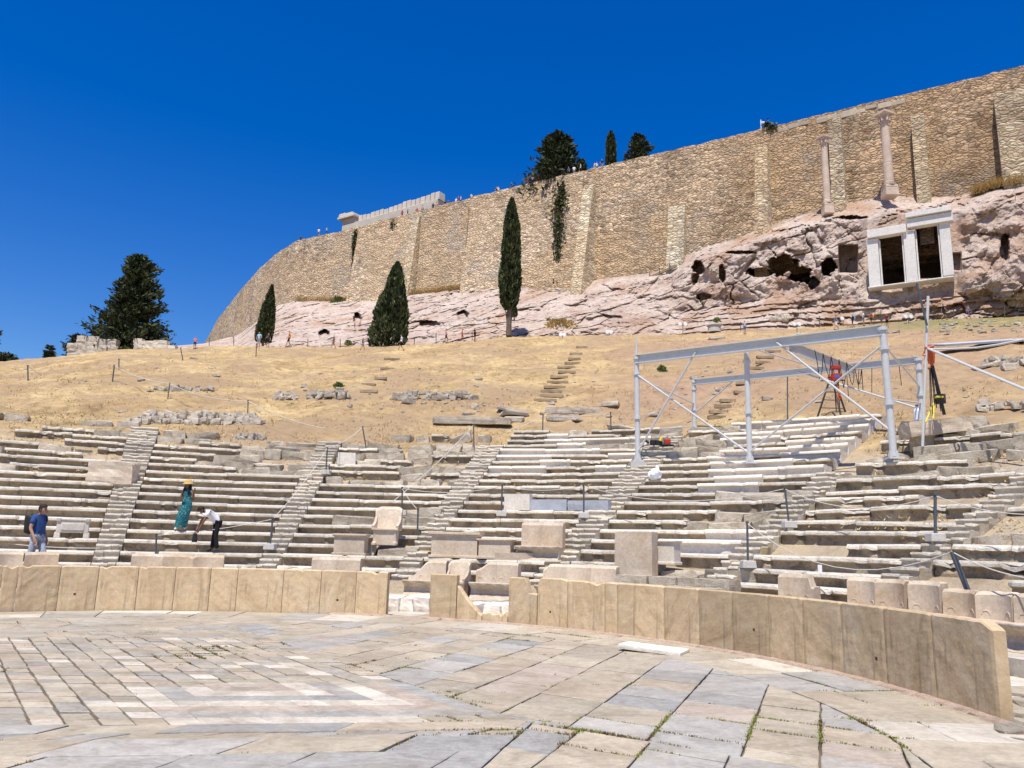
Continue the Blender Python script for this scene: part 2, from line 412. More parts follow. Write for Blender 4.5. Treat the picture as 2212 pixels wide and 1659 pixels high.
# near strips below the lattice
hpD = [(O[0], O[1], -An[0], -An[1]), (K[0], K[1], -Kn[0], -Kn[1])] + CIRC
band(O, da, An, -.34, 0, hpD, .9, 1.7, [GREY, PALE], .008, .18)
band(O, da, An, -.54, -.345, hpD, .3, .55, [PALE, GREY, PALE], .012, .25)
w0 = -.545
while w0 > -9:
    w1 = w0 - rnd.uniform(.38, .62)
    band(O, da, An, w1, w0, hpD, .8, 1.5, [PALE, GREY, GREY], .014, rnd.uniform(.2, .5)); w0 = w1
# outer ring
ph = -180
while ph < 180:
    step = rnd.uniform(3.4, 8.5); r0 = RIN + .02
    cut = r0 + rnd.uniform(.45, .8) if rnd.random() < .6 else None
    for a, b in (((r0, cut), (cut, RB - .05)) if cut else ((r0, RB - .05),)):
        u = rnd.random(); wh = .45 if -12 < ph < 32 else .2; c = rnd.choice(WHT if u < wh else GREY if u > .86 else PALE)
        P = [tuple(pol(p, r_).xy) for p, r_ in ((ph, a), (ph, b), (ph + step / 2, b), (ph + step, b), (ph + step, a), (ph + step / 2, a))]
        slab(P, .012, c, .008)
    ph += step
def paving_material():
    m, nt, b = newmat('orchestra_marble'); v = coords(nt, True)
    a = N(nt, 'ShaderNodeAttribute', attribute_name='Col')
    n1 = noi(nt, v, 1.7, 8, .68, 1.2); n2 = noi(nt, v, 14, 8, .75, .2)
    c = mixc(nt, a.outputs['Color'], ramp(nt, n1, [(.28, (.60, .57, .53)), (.5, (.90, .88, .85)), (.7, (1.08, 1.06, 1.02))]), 1.0, 'MULTIPLY')
    c = mixc(nt, c, ramp(nt, n2, [(.3, (.78, .77, .75)), (.6, (1.05, 1.05, 1.05))]), 1.0, 'MULTIPLY')
    # veins
    n3 = noi(nt, coords(nt, True, scale=(1.0, 2.6, 1)), .9, 10, .6, 2.2)
    vein = ramp(nt, n3, [(.47, (0, 0, 0)), (.495, (.16, .16, .16)), (.52, (0, 0, 0))]); c = mixc(nt, c, (.68, .66, .62), vein)
    n5 = noi(nt, v, .8, 9, .7, .5); c = mixc(nt, c, (.27, .215, .145), ramp(nt, n5, [(.50, (0, 0, 0)), (.70, (.6, .6, .6))]))
    nt.links.new(c, b.inputs['Base Color']); b.inputs['Roughness'].default_value = .75
    ad = N(nt, 'ShaderNodeMath', operation='ADD'); nt.links.new(n1, ad.inputs[0]); nt.links.new(n2, ad.inputs[1])
    bump(nt, b, ad.outputs[0], .35, .015); return m
M['paving'] = paving_material()
props(pv.build('orchestra_pavement', M['paving']), kind='structure')
# walkway between the barrier and the seats
wk = MB(); wk.c = []; ph = -62
sv = pv; pv = wk
while ph < 122:
    step = rnd.uniform(3, 6)
    for a, b, z in ((RB + .16, 12.2, .0), (12.2, 13.45, .0)):
        P = [tuple(pol(p, r_).xy) for p, r_ in ((ph, a), (ph, b), (ph + step, b), (ph + step, a))]; slab(P, .012, rnd.choice(WHT + PALE), .012)
    ph += step
pv = sv
props(wk.build('walkway', M['paving']), kind='structure')
pf = MB(); pf.c = []; sv = pv; pv = pf; ph = -62
while ph < 122:
    step = rnd.uniform(3, 6); P = [tuple(pol(p, r_).xy) for p, r_ in ((ph, 13.35), (ph, 14.6), (ph + step, 14.6), (ph + step, 13.35))]; slab(P, .01, rnd.choice(WHT), .01); ph += step
pv = sv; pf.v = [(x, y, z + .27 if z > -.04 else .0) for x, y, z in pf.v]
props(pf.build('throne_terrace', M['paving']), kind='structure')
# weeds in the joints
def weeds():
    mb = MB(); cand = [e for e in EDGES if e[2] > .1 and e[3] > .007 and 5.5 < (e[0][1] + e[1][1]) / 2 < 17 and -11 < e[0][0] < 5.5 and -11 < e[1][0] < 5.5]
    for a, b, L, g in cand:
        if L < .1: continue
        green = a[0] > -1.6; n = int(L / .022)
        for s_ in range(n):
            t = (s_ + rnd.random()) / n; x, y = a[0] + (b[0] - a[0]) * t, a[1] + (b[1] - a[1]) * t
            dens = nz(x * .55, y * .55, 9) * 1.1 + .55 * nz(x * 2.6, y * 2.6, 3) - (.12 if green else .30)
            if rnd.random() > dens * 1.5: continue
            big = .8 + 1.6 * max(0, nz(x * 1.1, y * 1.1, 5)); mi = 0 if rnd.random() < ((.8 if nz(x, y, 4) > -.15 else .2) if green else .28) else 1
            for k in range(rnd.randint(3, 6)):
                ox, oy = rnd.gauss(0, .016), rnd.gauss(0, .016); q = rnd.random() * 6.28; h = rnd.uniform(.008, .022) * big; w_ = rnd.uniform(.004, .009); l = rnd.uniform(.2, 1.3) * h
                p = Vector((x + ox, y + oy, -.012)); dx, dy = math.cos(q), math.sin(q)
                mb.add([p + Vector((-dy * w_, dx * w_, 0)), p + Vector((dy * w_, -dx * w_, 0)), p + Vector((dx * l, dy * l, h + .012))], [(0, 1, 2)], mi)
    M['weed'] = plain('green_weed', (.20, .22, .045), .9, 0, .4); M['dryweed'] = plain('brown_weed', (.15, .10, .045), .9, 0, .4)
    props(mb.build('weeds', [M['weed'], M['dryweed']]), 'low green and brown weeds sprouting from the paving joints', 'weeds', None, 'stuff')
weeds()
# ================================================================== BARRIER SLABS
def barrier_material(name='golden_marble', k=1.0):
    m, nt, b = newmat(name)
    t = nt.nodes.new('ShaderNodeTexCoord'); oi = nt.nodes.new('ShaderNodeObjectInfo')
    mr = N(nt, 'ShaderNodeMapRange'); nt.links.new(oi.outputs['Random'], mr.inputs['Value']); mr.inputs['To Min'].default_value = -1.5; mr.inputs['To Max'].default_value = 1.1
    vr = N(nt, 'ShaderNodeVectorRotate', rotation_type='Y_AXIS'); nt.links.new(t.outputs['Object'], vr.inputs['Vector']); nt.links.new(mr.outputs[0], vr.inputs['Angle'])
    mu = N(nt, 'ShaderNodeMath', operation='MULTIPLY'); nt.links.new(oi.outputs['Random'], mu.inputs[0]); mu.inputs[1].default_value = 91
    ad = N(nt, 'ShaderNodeVectorMath', operation='ADD'); nt.links.new(vr.outputs[0], ad.inputs[0]); nt.links.new(mu.outputs[0], ad.inputs[1])
    mp = N(nt, 'ShaderNodeMapping'); mp.inputs['Scale'].default_value = (2.6, 1, .5); nt.links.new(ad.outputs[0], mp.inputs[0])
    n1 = noi(nt, mp.outputs[0], 1.6, 8, .62, .8)
    c = ramp(nt, n1, [(.26, (.42, .29, .155)), (.42, (.57, .42, .25)), (.56, (.64, .485, .295)), (.74, (.70, .57, .40))])
    n2 = noi(nt, ad.outputs[0], 1.3, 7, .6, .4); c = mixc(nt, c, (.50, .36, .20), ramp(nt, n2, [(.48, (0, 0, 0)), (.68, (.5, .5, .5))]))
    mp2 = N(nt, 'ShaderNodeMapping'); mp2.inputs['Scale'].default_value = (7, 1, .8); nt.links.new(t.outputs['Object'], mp2.inputs[0])
    n3 = noi(nt, mp2.outputs[0], 1.2, 9, .7, .4)
    c = mixc(nt, c, (.17, .125, .085), ramp(nt, n3, [(.54, (0, 0, 0)), (.72, (.5, .5, .5))]))
    n6 = noi(nt, ad.outputs[0], .9, 9, .7, 1.0); c = mixc(nt, c, (.36, .31, .25), ramp(nt, n6, [(.52, (0, 0, 0)), (.68, (.35, .35, .35))]))
    n4 = noi(nt, ad.outputs[0], 26, 6, .7); c = mixc(nt, c, ramp(nt, n4, [(.3, (.85, .85, .85)), (.7, (1.08, 1.08, 1.08))]), 1.0, 'MULTIPLY')
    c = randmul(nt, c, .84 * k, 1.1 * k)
    nt.links.new(c, b.inputs['Base Color']); b.inputs['Roughness'].default_value = .7
    ad2 = N(nt, 'ShaderNodeMath', operation='ADD'); nt.links.new(n1, ad2.inputs[0]); nt.links.new(n4, ad2.inputs[1])
    bump(nt, b, ad2.outputs[0], .3, .015); return m
M['barrier'] = barrier_material(); M['barrier_brown_shade'] = barrier_material('shaded_patina_marble', .84)  # dark copy paints shade over the brown patina of the right-hand slabs
GROUP_B = 'marble slabs of the orchestra barrier'
def barrier_slab(x0, x1, label, hfn=None, hole=None, ybase=None):
    """slab between photo columns x0 and x1, along the circle RB; hfn(t)->height"""
    def phx(x):
        p = azrho(x, 1330, RB); return topol(p.x, p.y)[0]
    p0, p1 = phx(x0), phx(x1); p1 = p1 if p1 > p0 else p0 + .1
    L = R(p1 - p0) * RB; g = math.degrees(.006 / RB); p0 += g; p1 -= g
    n = max(8, int(L / .05)); m = 20; pc = (p0 + p1) / 2; org = pol(pc, RB); rz = -R(pc)
    inv = Matrix.Rotation(-rz, 3, 'Z'); sd_ = rnd.random() * 50
    hfn = hfn or (lambda t: 1.0)
    mb = MB(); th = .15
    def P(t, rho, z):
        q = pol(lerp(p0, p1, t), rho, z) - Vector((org.x, org.y, 0)); return inv @ q
    # profile: front bottom .. front top, rounded coping, back top .. back bottom
    prof = [('f', j / m) for j in range(m + 1)] + [('r', 1), ('r', 2), ('b', 1.0), ('b', .5), ('b', 0)]
    k = len(prof)
    for i in range(n + 1):
        t = i / n
        e = min(t, 1 - t) * L
        chip = .10 * max(0, nz(t * L * 3.2, sd_, 1) - .34) * 2 + .006 * nz(t * L * 11, sd_, 5)
        h = hfn(t) - chip - .02 * max(0, 1 - e / .05)
        for typ, a in prof:
            if typ == 'f':
                z = (h - .025) * a; w = .006 * nz(t * L * 9, z * 9, sd_) + .012 * max(0, 1 - e / .04)
                rho = RB + w
            elif typ == 'r': z = h - (.006 if a == 1 else .002); rho = RB + (.02 if a == 1 else .06)
            else: z = h * a - (.01 if a == 1 else 0); rho = RB + th
            mb.v.append(P(t, rho, z - (.08 if (typ in 'fb' and a == 0) else 0)))
    for i in range(n):
        for j in range(k - 1):
            f = (i * k + j, (i + 1) * k + j, (i + 1) * k + j + 1, i * k + j + 1)
            if hole and j == int(hole[1] * m) and i == int(hole[0] * n):
                q = [Vector(mb.v[a]) for a in f]; dv = Vector((0, .07, 0)); b0 = len(mb.v)
                mb.v += [tuple(a + dv) for a in q]
                for a in range(4): mb.f.append((f[a], f[(a + 1) % 4], b0 + (a + 1) % 4, b0 + a)); mb.m.append(0)
                mb.f.append((b0, b0 + 1, b0 + 2, b0 + 3)); mb.m.append(0)
            else: mb.f.append(f); mb.m.append(0)
    mb.f.append(tuple(range(k))); mb.m.append(0)
    mb.f.append(tuple(range(n * k, n * k + k))[::-1]); mb.m.append(0)
    o = mb.build('barrier_slab', M['barrier_brown_shade'] if x0 > 1500 else M['barrier'], None, org, rz)
    props(o, label, 'barrier slab', GROUP_B); return o
LX = [-95, -8, 27, 119, 202, 289, 370, 447, 506, 606, 688, 765, 833]
LN = ['golden marble barrier slab at the left frame edge, outermost of the left run', 'narrow golden barrier slab at the left edge of the photo', 'golden barrier slab below the man in the blue T-shirt', 'golden barrier slab with a small pale square patch, left run', 'golden barrier slab below the stairs left of the woman in teal', 'diagonally streaked barrier slab below the left end of the triple throne', 'golden barrier slab straight below the bending man in white', 'narrow golden barrier slab just right of the bending man', 'pale broad barrier slab below the stairs with the white post base', 'barrier slab with long brown vertical streaks, left run', 'barrier slab below the left twin throne with a pale square patch', 'last barrier slab of the left run, beside the gap']
for i in range(len(LX) - 1):
    barrier_slab(LX[i], LX[i + 1], LN[i], None, (.42, .35) if i == 3 else (.5, .33) if i == 10 else None)
barrier_slab(926, 984, 'single upright barrier slab standing in the gap before the central thrones')
barrier_slab(985, 1040, 'low broken barrier slab with a slanting top right of the single upright slab', lambda t: .62 * (1 - t) ** 1.3 + .16)
barrier_slab(1041, 1096, 'low broken stump of a barrier slab in the middle of the gap', lambda t: .18 + .16 * abs(nz(t * 5, 3)))
barrier_slab(1097, 1159, 'pale barrier slab with a notched right corner beside the gap', lambda t: 1.0 if t < .62 else lerp(1, .68, ss(.62, .68, t)))
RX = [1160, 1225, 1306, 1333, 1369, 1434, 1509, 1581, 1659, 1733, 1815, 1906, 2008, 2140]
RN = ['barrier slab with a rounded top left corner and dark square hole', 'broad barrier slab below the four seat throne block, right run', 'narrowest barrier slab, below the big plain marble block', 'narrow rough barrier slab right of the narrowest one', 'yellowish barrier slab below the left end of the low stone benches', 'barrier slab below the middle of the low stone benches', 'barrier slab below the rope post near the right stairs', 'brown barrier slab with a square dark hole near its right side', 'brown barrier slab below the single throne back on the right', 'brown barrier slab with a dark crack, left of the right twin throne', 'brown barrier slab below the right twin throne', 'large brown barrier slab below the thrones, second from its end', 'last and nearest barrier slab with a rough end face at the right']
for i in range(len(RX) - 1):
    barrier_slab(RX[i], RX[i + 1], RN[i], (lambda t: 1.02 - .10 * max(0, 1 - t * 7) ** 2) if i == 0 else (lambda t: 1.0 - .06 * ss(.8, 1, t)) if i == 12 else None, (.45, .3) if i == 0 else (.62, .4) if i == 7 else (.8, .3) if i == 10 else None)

ms = MB(); nS = 220
for i in range(nS + 1):
    ph = lerp(8, 96, i / nS)
    for r_, z in ((RB - .13 + .05 * nz(ph * .9, 1), -.005), (RB - .10 + .04 * nz(ph * 1.3, 4), .022 + .02 * nz(ph * 2.3, 2)), (RB - .03, .04 + .02 * nz(ph * 1.7, 6)), (RB + .02, .03)): ms.v.append(tuple(pol(ph, r_, z)))
for i in range(nS):
    for j in range(3): ms.f.append((i * 4 + j, i * 4 + j + 1, (i + 1) * 4 + j + 1, (i + 1) * 4 + j)); ms.m.append(0)
M['mortar'] = stone('pink_mortar', [(.34, .25, .18), (.47, .35, .27), (.55, .44, .35)], 5, world=True, bs=1.0, bd=.03)
props(ms.build('mortar_strip', M['mortar']), kind='structure')
# ================================================================== SEAT ROWS
PROF = [(.74, -.42), (.10, -.42), (.11, -.27), (.10, -.155), (.03, -.118), (0, -.10), (.012, -.045), (.045, -.010), (.10, .0), (.36, 0), (.385, -.03), (.74, -.03)]
def bench(ph0, ph1, k, dmg, mat, name, label, cat, group, dz=0, dr=0, hi=.0, tilt=(0, 0)):
    pc = (ph0 + ph1) / 2; rho = rl(k); org = pol(pc, rho, zl(k)); rz = -R(pc); inv = Matrix.Rotation(-rz, 3, 'Z')
    L = R(ph1 - ph0) * rho; n = max(3, int(L / .10)); sd_ = rnd.random() * 90
    mb = MB(); m = len(PROF); chips = []
    for _ in range(int(rnd.random() * 1.3 + L * dmg * 1.5)):
        c0 = rnd.random() * L; chips.append((c0, c0 + rnd.uniform(.12, .2 + .9 * dmg * rnd.random()), rnd.uniform(.03, .04 + .16 * dmg)))
    for i in range(n + 1):
        t = i / n; ph = lerp(ph0, ph1, t); e = min(t, 1 - t) * L
        e1 = max([0] + [d_ for a_, b_, d_ in chips if a_ <= t * L <= b_]); e1 *= 1 + .5 * nz(t * L * 9, sd_)
        endw = max(0, 1 - e / .09)
        for j, (a, z) in enumerate(PROF):
            jr = .003 + .010 * dmg
            a2 = a + jr * nz(t * L * 4, j * 1.7, sd_) ; z2 = z + (.6 * jr) * nz(t * L * 4, j * 1.7, sd_ + 20)
            if 3 <= j <= 8:
                a2 += e1 * (1.0 if j < 8 else .35)
                if j >= 5: z2 -= e1 * .55 * (.6 + .8 * abs(nz(t * L * 7, j, sd_)))
            a2 += (.018 + .05 * dmg) * endw * (1 if 2 < j < 8 else 0)
            if z == -.42: z2 = z
            q = pol(ph, rho + a2 + dr, zl(k) + z2 + hi * (z > -.3)) - org; q = inv @ q
            q.z += dz + q.x * tilt[0] + q.y * tilt[1]
            mb.v.append(tuple(q))
    for i in range(n):
        for j in range(m):
            mb.f.append((i * m + j, i * m + (j + 1) % m, (i + 1) * m + (j + 1) % m, (i + 1) * m + j)); mb.m.append(1 if j >= 4 else 0)  # faces split into shade-toned riser and sun-toned lip and top
    mb.f.append(tuple(range(m))[::-1]); mb.m.append(1); mb.f.append(tuple(range(n * m, n * m + m))); mb.m.append(1)
    mb.f = [f[::-1] for f in mb.f]
    o = mb.build(name, mat, None, org, rz); props(o, label, cat, group); return o
def boulder_mesh(sx, sy, sz, sub, amp, seed, blocky=.6):
    bm = bmesh.new(); bmesh.ops.create_cube(bm, size=1.0)
    bmesh.ops.subdivide_edges(bm, edges=bm.edges[:], cuts=sub, use_grid_fill=True)
    for v in bm.verts:
        p = v.co.copy(); s_ = p.normalized() * .62
        p = p.lerp(s_, 1 - blocky)
        q = Vector((p.x * sx, p.y * sy, p.z * sz))
        d = noise.fractal(Vector((q.x * 1.6 + seed, q.y * 1.6, q.z * 2.0)), .9, 2.1, 4)
        d += .6 * abs(noise.noise(Vector((q.x * 3 + seed * 2, q.y * 3, q.z * 3))))
        q += p.normalized() * d * amp
        v.co = (q.x, q.y, q.z + sz * .42)
    vs = [tuple(v.co) for v in bm.verts]; fs = [tuple(x.index for x in f.verts) for f in bm.faces]; bm.free(); return vs, fs
def boulder_obj(name, mat, sx, sy, sz, sub=4, amp=.08, blocky=.6, smooth=False):
    mb = MB(); mb.add(*boulder_mesh(sx, sy, sz, sub, amp, rnd.random() * 60, blocky)); me = mb.mesh(name, smooth); me.materials.append(mat); return me
WED = [(-46, -23.0, 'far-left wedge'), (-20.6, -6.4, "wedge with the woman in teal"), (-4.2, 9.0, 'wedge with the lone marble chair'), (11.3, 24.7, 'wedge behind the central thrones'), (27.6, 42.6, 'wedge below the steel frame'), (45.0, 57.8, 'wedge right of the steel frame'), (60.2, 75.0, 'right-hand wedge'), (77.0, 92.0, 'far-right wedge')]
ORD = ['lowest', 'second', 'third', 'fourth', 'fifth', 'sixth', 'seventh', 'eighth', 'ninth', 'tenth', 'eleventh', 'twelfth', 'thirteenth', 'fourteenth', 'fifteenth', 'sixteenth', 'seventeenth', 'eighteenth', 'nineteenth', 'twentieth']
POS = ['leftmost', 'second from left', 'third from left', 'fourth from left', 'fifth from left', 'sixth from left', 'seventh from left', 'eighth from left', 'ninth from left', 'tenth from left', 'eleventh from left', 'twelfth from left']
def cond(w, k, ph):
    """(missing, rubble, damage, white) chances for wedge w, row k at angle ph"""
    f = (ph - WED[w][0]) / (WED[w][1] - WED[w][0])
    if w == 0: return (0, 0, .3, 0) if k < 9 else (.04, .25, .45, 0) if k < 12 else (.12 + .5 * f * (k > 13), .6, .7, 0)
    if w == 1: return (0, .0, .26, 0) if k < 11 else (.08 + .3 * f * (k > 12), .3 + .4 * f, .5, .04) if k < 15 else (.35 + .4 * f, .7, .7, 0)
    if w == 2: return (0, .02 + .1 * (f > .7), .3, 0) if k < 10 else (.08, .35, .55, .02) if k < 13 else (.28, .55, .65, 0)
    if w == 3: return (0, .06 + .12 * (f < .4 and 4 < k < 8), .38, 0) if k < 12 else (.02, .08, .4, .62) if k < 18 else (.1, .2, .5, .15)
    if w == 4:
        if k in (3, 4): return (0, 0, .4, 1 if f > .42 else 0)
        if k < 9: return (.03 * (k in (6, 5)), .12 + .2 * (f > .6), .42, .05)
        if f < .38: return (0, .05, .4, 0) if k < 12 else (.05, .35, .5, .25)
        return (.02, .06, .4, .8) if k < 18 else (.1, .2, .4, .8)
    if w == 5: return (.01, .1, .5, 0) if k < 6 else (.10, .3, .62, 0) if k < 12 else (.1, .35, .6, .12 * (f < .3))
    if w == 6: return (.02, .2, .6, 0) if k < 4 else (.10, .36, .66, 0)
    return (.08, .35, .66, 0)
def hull_mesh(sx, sy, sz, n=12, pull=.3, up=.42):
    bm = bmesh.new()
    for x in (-1, 1):
        for y in (-1, 1):
            for z in (-1, 1):
                for _ in range(2): bm.verts.new((x * sx / 2 * (1 - pull * rnd.random() ** 1.5), y * sy / 2 * (1 - pull * rnd.random() ** 1.5), z * sz / 2 * (1 - pull * rnd.random() ** 1.6) + sz * up))
    for _ in range(n):
        q = Vector((rnd.gauss(0, 1), rnd.gauss(0, 1), rnd.gauss(0, 1))).normalized(); m_ = max(abs(q.x), abs(q.y), abs(q.z)); q = q / m_ * rnd.uniform(.85, 1.04); bm.verts.new((q.x * sx / 2, q.y * sy / 2, q.z * sz / 2 + sz * up))
    r_ = bmesh.ops.convex_hull(bm, input=bm.verts[:]); bmesh.ops.delete(bm, geom=[g for g in r_['geom_interior'] if isinstance(g, bmesh.types.BMVert)], context='VERTS')
    bmesh.ops.subdivide_edges(bm, edges=[e for e in bm.edges if e.calc_length() > .22], cuts=1); bmesh.ops.triangulate(bm, faces=bm.faces[:])
    bm.verts.index_update(); s0 = rnd.random() * 90; k = min(sx, sy, sz) * .10
    for v in bm.verts: v.co += Vector((nz(v.co.x * 5, v.co.y * 5, v.co.z * 5 + s0), nz(v.co.y * 5, v.co.z * 5, s0), nz(v.co.z * 5 + s0, v.co.x * 5, 4))) * k
    vs = [tuple(v.co) for v in bm.verts]; fs = [tuple(x.index for x in f.verts) for f in bm.faces]; bm.free(); return vs, fs
def hull_obj(name, mat, *a):
    mb = MB(); mb.add(*hull_mesh(*a)); me = mb.mesh(name); me.materials.append(mat); return me
RUB = [hull_obj('rubble_block', M['rubble'], rnd.uniform(.8, 1.5), rnd.uniform(.6, .8), rnd.uniform(.38, .48), 10, .34) for _ in range(20)]
nb = 0
for w, (a0, a1, wn) in enumerate(WED):
    top = [18, 17, 18, 19, 19, 17, 15, 12][w]
    for k in range(0, top + 1):
        rho = rl(k)
        if w == 0: a0 = -46 if k < 9 else -40 + (0 if k < 14 else 1)
        s0, s1 = a0 + .25 * nz(k * 3, w), a1 + .3 * nz(k * 3, w + 40)
        ph = s0; idx = 0; rowlab = ORD[k]
        while ph < s1 - .2:
            L = rnd.choice((1.7, 2.1, 2.5, 2.9, 3.3)) if k < 12 else rnd.choice((1.3, 1.7, 2.0, 2.4))
            if rnd.random() < .1: L *= .6
            st_ = math.degrees(L / rho); e = ph + st_
            if s1 - e < math.degrees(.75 / rho): e = s1
            miss, rub, dmg, wh = cond(w, k, (ph + e) / 2)
            u = rnd.random(); pos = POS[min(idx, 11)]
            Ln = R(e - ph) * rho
            if u < miss: pass
            elif rnd.random() < rub:
                x = ph
                while x < e - math.degrees(.25 / rho):
                    me = rnd.choice(RUB); wd = rnd.uniform(.75, 1.5); s_ = wd / 1.15
                    xc = x + math.degrees(wd / 2 / rho)
                    o = bpy.data.objects.new('rubble_block', me); COL.objects.link(o)
                    p = pol(xc, rho + .3 + rnd.uniform(-.1, .12), zl(k) - .44 + rnd.uniform(-.04, .05))
                    o.location = p; o.rotation_euler = (rnd.gauss(0, .06), rnd.gauss(0, .07), -R(xc) + rnd.gauss(0, .14) + (math.pi if rnd.random() < .5 else 0))
                    o.scale = (s_, rnd.uniform(.85, 1.2), rnd.uniform(.85, 1.15))
                    props(o, 'broken rough block fallen among the seats, %s row, %s' % (rowlab, wn), 'rubble', 'broken blocks, %s row, %s' % (rowlab, wn))
                    x += math.degrees(wd / rho)
            else:
                white = rnd.random() < wh
                jit = .5 + dmg + (1.6 if w >= 5 and k > 4 else 0)
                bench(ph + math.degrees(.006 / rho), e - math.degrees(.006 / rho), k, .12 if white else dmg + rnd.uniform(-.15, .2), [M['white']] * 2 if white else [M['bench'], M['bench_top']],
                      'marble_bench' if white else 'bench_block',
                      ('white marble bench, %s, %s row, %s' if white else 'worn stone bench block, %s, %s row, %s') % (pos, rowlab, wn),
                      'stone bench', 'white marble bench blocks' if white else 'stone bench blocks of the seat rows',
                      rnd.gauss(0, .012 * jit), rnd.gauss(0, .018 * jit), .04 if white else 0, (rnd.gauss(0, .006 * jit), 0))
                nb += 1
            ph = e; idx += 1
print('benches', nb)
# ------------------------------------------------------------------ stairs
STN = ['left stairs beside the carved white box', 'stairs left of the lone marble chair', 'stairs right of the lone marble chair', 'stairs right of the twin throne', 'stairs right of the white marble rows', 'far-right stairs', 'stairs at the right frame edge']
for w in range(7):
    s0, s1 = WED[w][1], WED[w + 1][0]; 
    top = [17, 16, 16, 17, 10, 9, 8][w]
    for k in range(0, top + 1):
        a, b = s0 + .05 + .2 * nz(k, w * 7), s1 - .05 + .2 * nz(k, w * 7 + 3); rho = rl(k); pc = (a + b) / 2; org = pol(pc, rho, zl(k)); 
        wd = R(b - a) * rho; mb = MB(); sd_ = rnd.random() * 50
        for q, (y0, z0) in enumerate(((-.36, -.165), (0, 0))):
            spans = [(-.5, .5)] if rnd.random() < .35 else [(-.5, sp0 := rnd.uniform(-.2, .2)), (sp0 + .01, .5)]
            for u0, u1 in spans:
                pr_ = [(.62, -.36), (.035, -.36), (.045, -.10), (.03, -.06), (0, -.048), (.012, -.010), (.05, 0), (.62, .0)]; kk = len(pr_); n_ = max(3, int((u1 - u0) * wd / .12)); b0 = len(mb.v)
                dy, dz_ = rnd.gauss(0, .028), rnd.gauss(0, .018); c0 = rnd.random(); cw = rnd.uniform(0, .3); cd = rnd.uniform(.02, .09)
                for i in range(n_ + 1):
                    t = i / n_; x = (u0 + (u1 - u0) * t) * wd; ch = cd if c0 < t < c0 + cw else 0
                    for jj, (yy, zz) in enumerate(pr_):
                        mb.v.append((x, y0 + dy + yy + (ch + .012 * nz(x * 5, jj, sd_ + q) if 1 < jj < 7 else 0), z0 + dz_ + zz - (ch * .5 if 3 < jj < 7 else 0) + .008 * nz(x * 6, jj, sd_ + 7)))
                for i in range(n_):
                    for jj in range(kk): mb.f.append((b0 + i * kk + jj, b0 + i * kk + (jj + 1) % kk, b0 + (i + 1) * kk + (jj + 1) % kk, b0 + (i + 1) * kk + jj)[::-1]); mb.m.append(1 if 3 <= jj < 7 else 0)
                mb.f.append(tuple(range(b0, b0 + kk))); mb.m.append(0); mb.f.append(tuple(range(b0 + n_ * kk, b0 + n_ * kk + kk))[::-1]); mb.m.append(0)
        o = mb.build('stair_step', [M['step'], M['bench_top']], None, org, -R(pc))  # paler nose paints a lit edge onto each step
        props(o, 'worn stone step at %s seat row, %s' % (ORD[k], STN[w]), 'step', 'steps of the stairways')
# ================================================================== CITADEL WALL
WT = 53.3
WP = [(86, 57.6), (54.1, 77.1), (29.2, 92.3), (-1.1, 110.0), (-30.3, 128.7), (-38.6, 133.4), (-43.6, 139.4), (-49.8, 148.7), (-57.9, 162.3), (-71.5, 186.5), (-84.7, 212.9), (-92, 235)]
WPV = [Vector(p) for p in WP]
WL = [0]
for a, b in zip(WPV, WPV[1:]): WL.append(WL[-1] + (b - a).length)
def wallpt(s):
    s = max(0, min(WL[-1] - 1e-4, s))
    for i in range(len(WL) - 1):
        if s <= WL[i + 1]:
            t = (s - WL[i]) / (WL[i + 1] - WL[i]); p = WPV[i].lerp(WPV[i + 1], t); d = (WPV[i + 1] - WPV[i]).normalized(); return p, d
def wallnorm(s):
    d = (wallpt(s + 2)[0] - wallpt(s - 2)[0]).normalized(); n = Vector((d.y, -d.x))
    return n if n.y < 0 else -n
def walls_at(x, y=500):                     # photo column -> distance along the wall
    d = ray(x, y); u = d.x / d.y; best = None
    for i in range(len(WP) - 1):
        a, b = WPV[i], WPV[i + 1]
        fa, fb = a.x - u * a.y, b.x - u * b.y
        if fa * fb <= 0 and fa != fb:
            t = fa / (fa - fb); return WL[i] + t * (WL[i + 1] - WL[i])
    return None
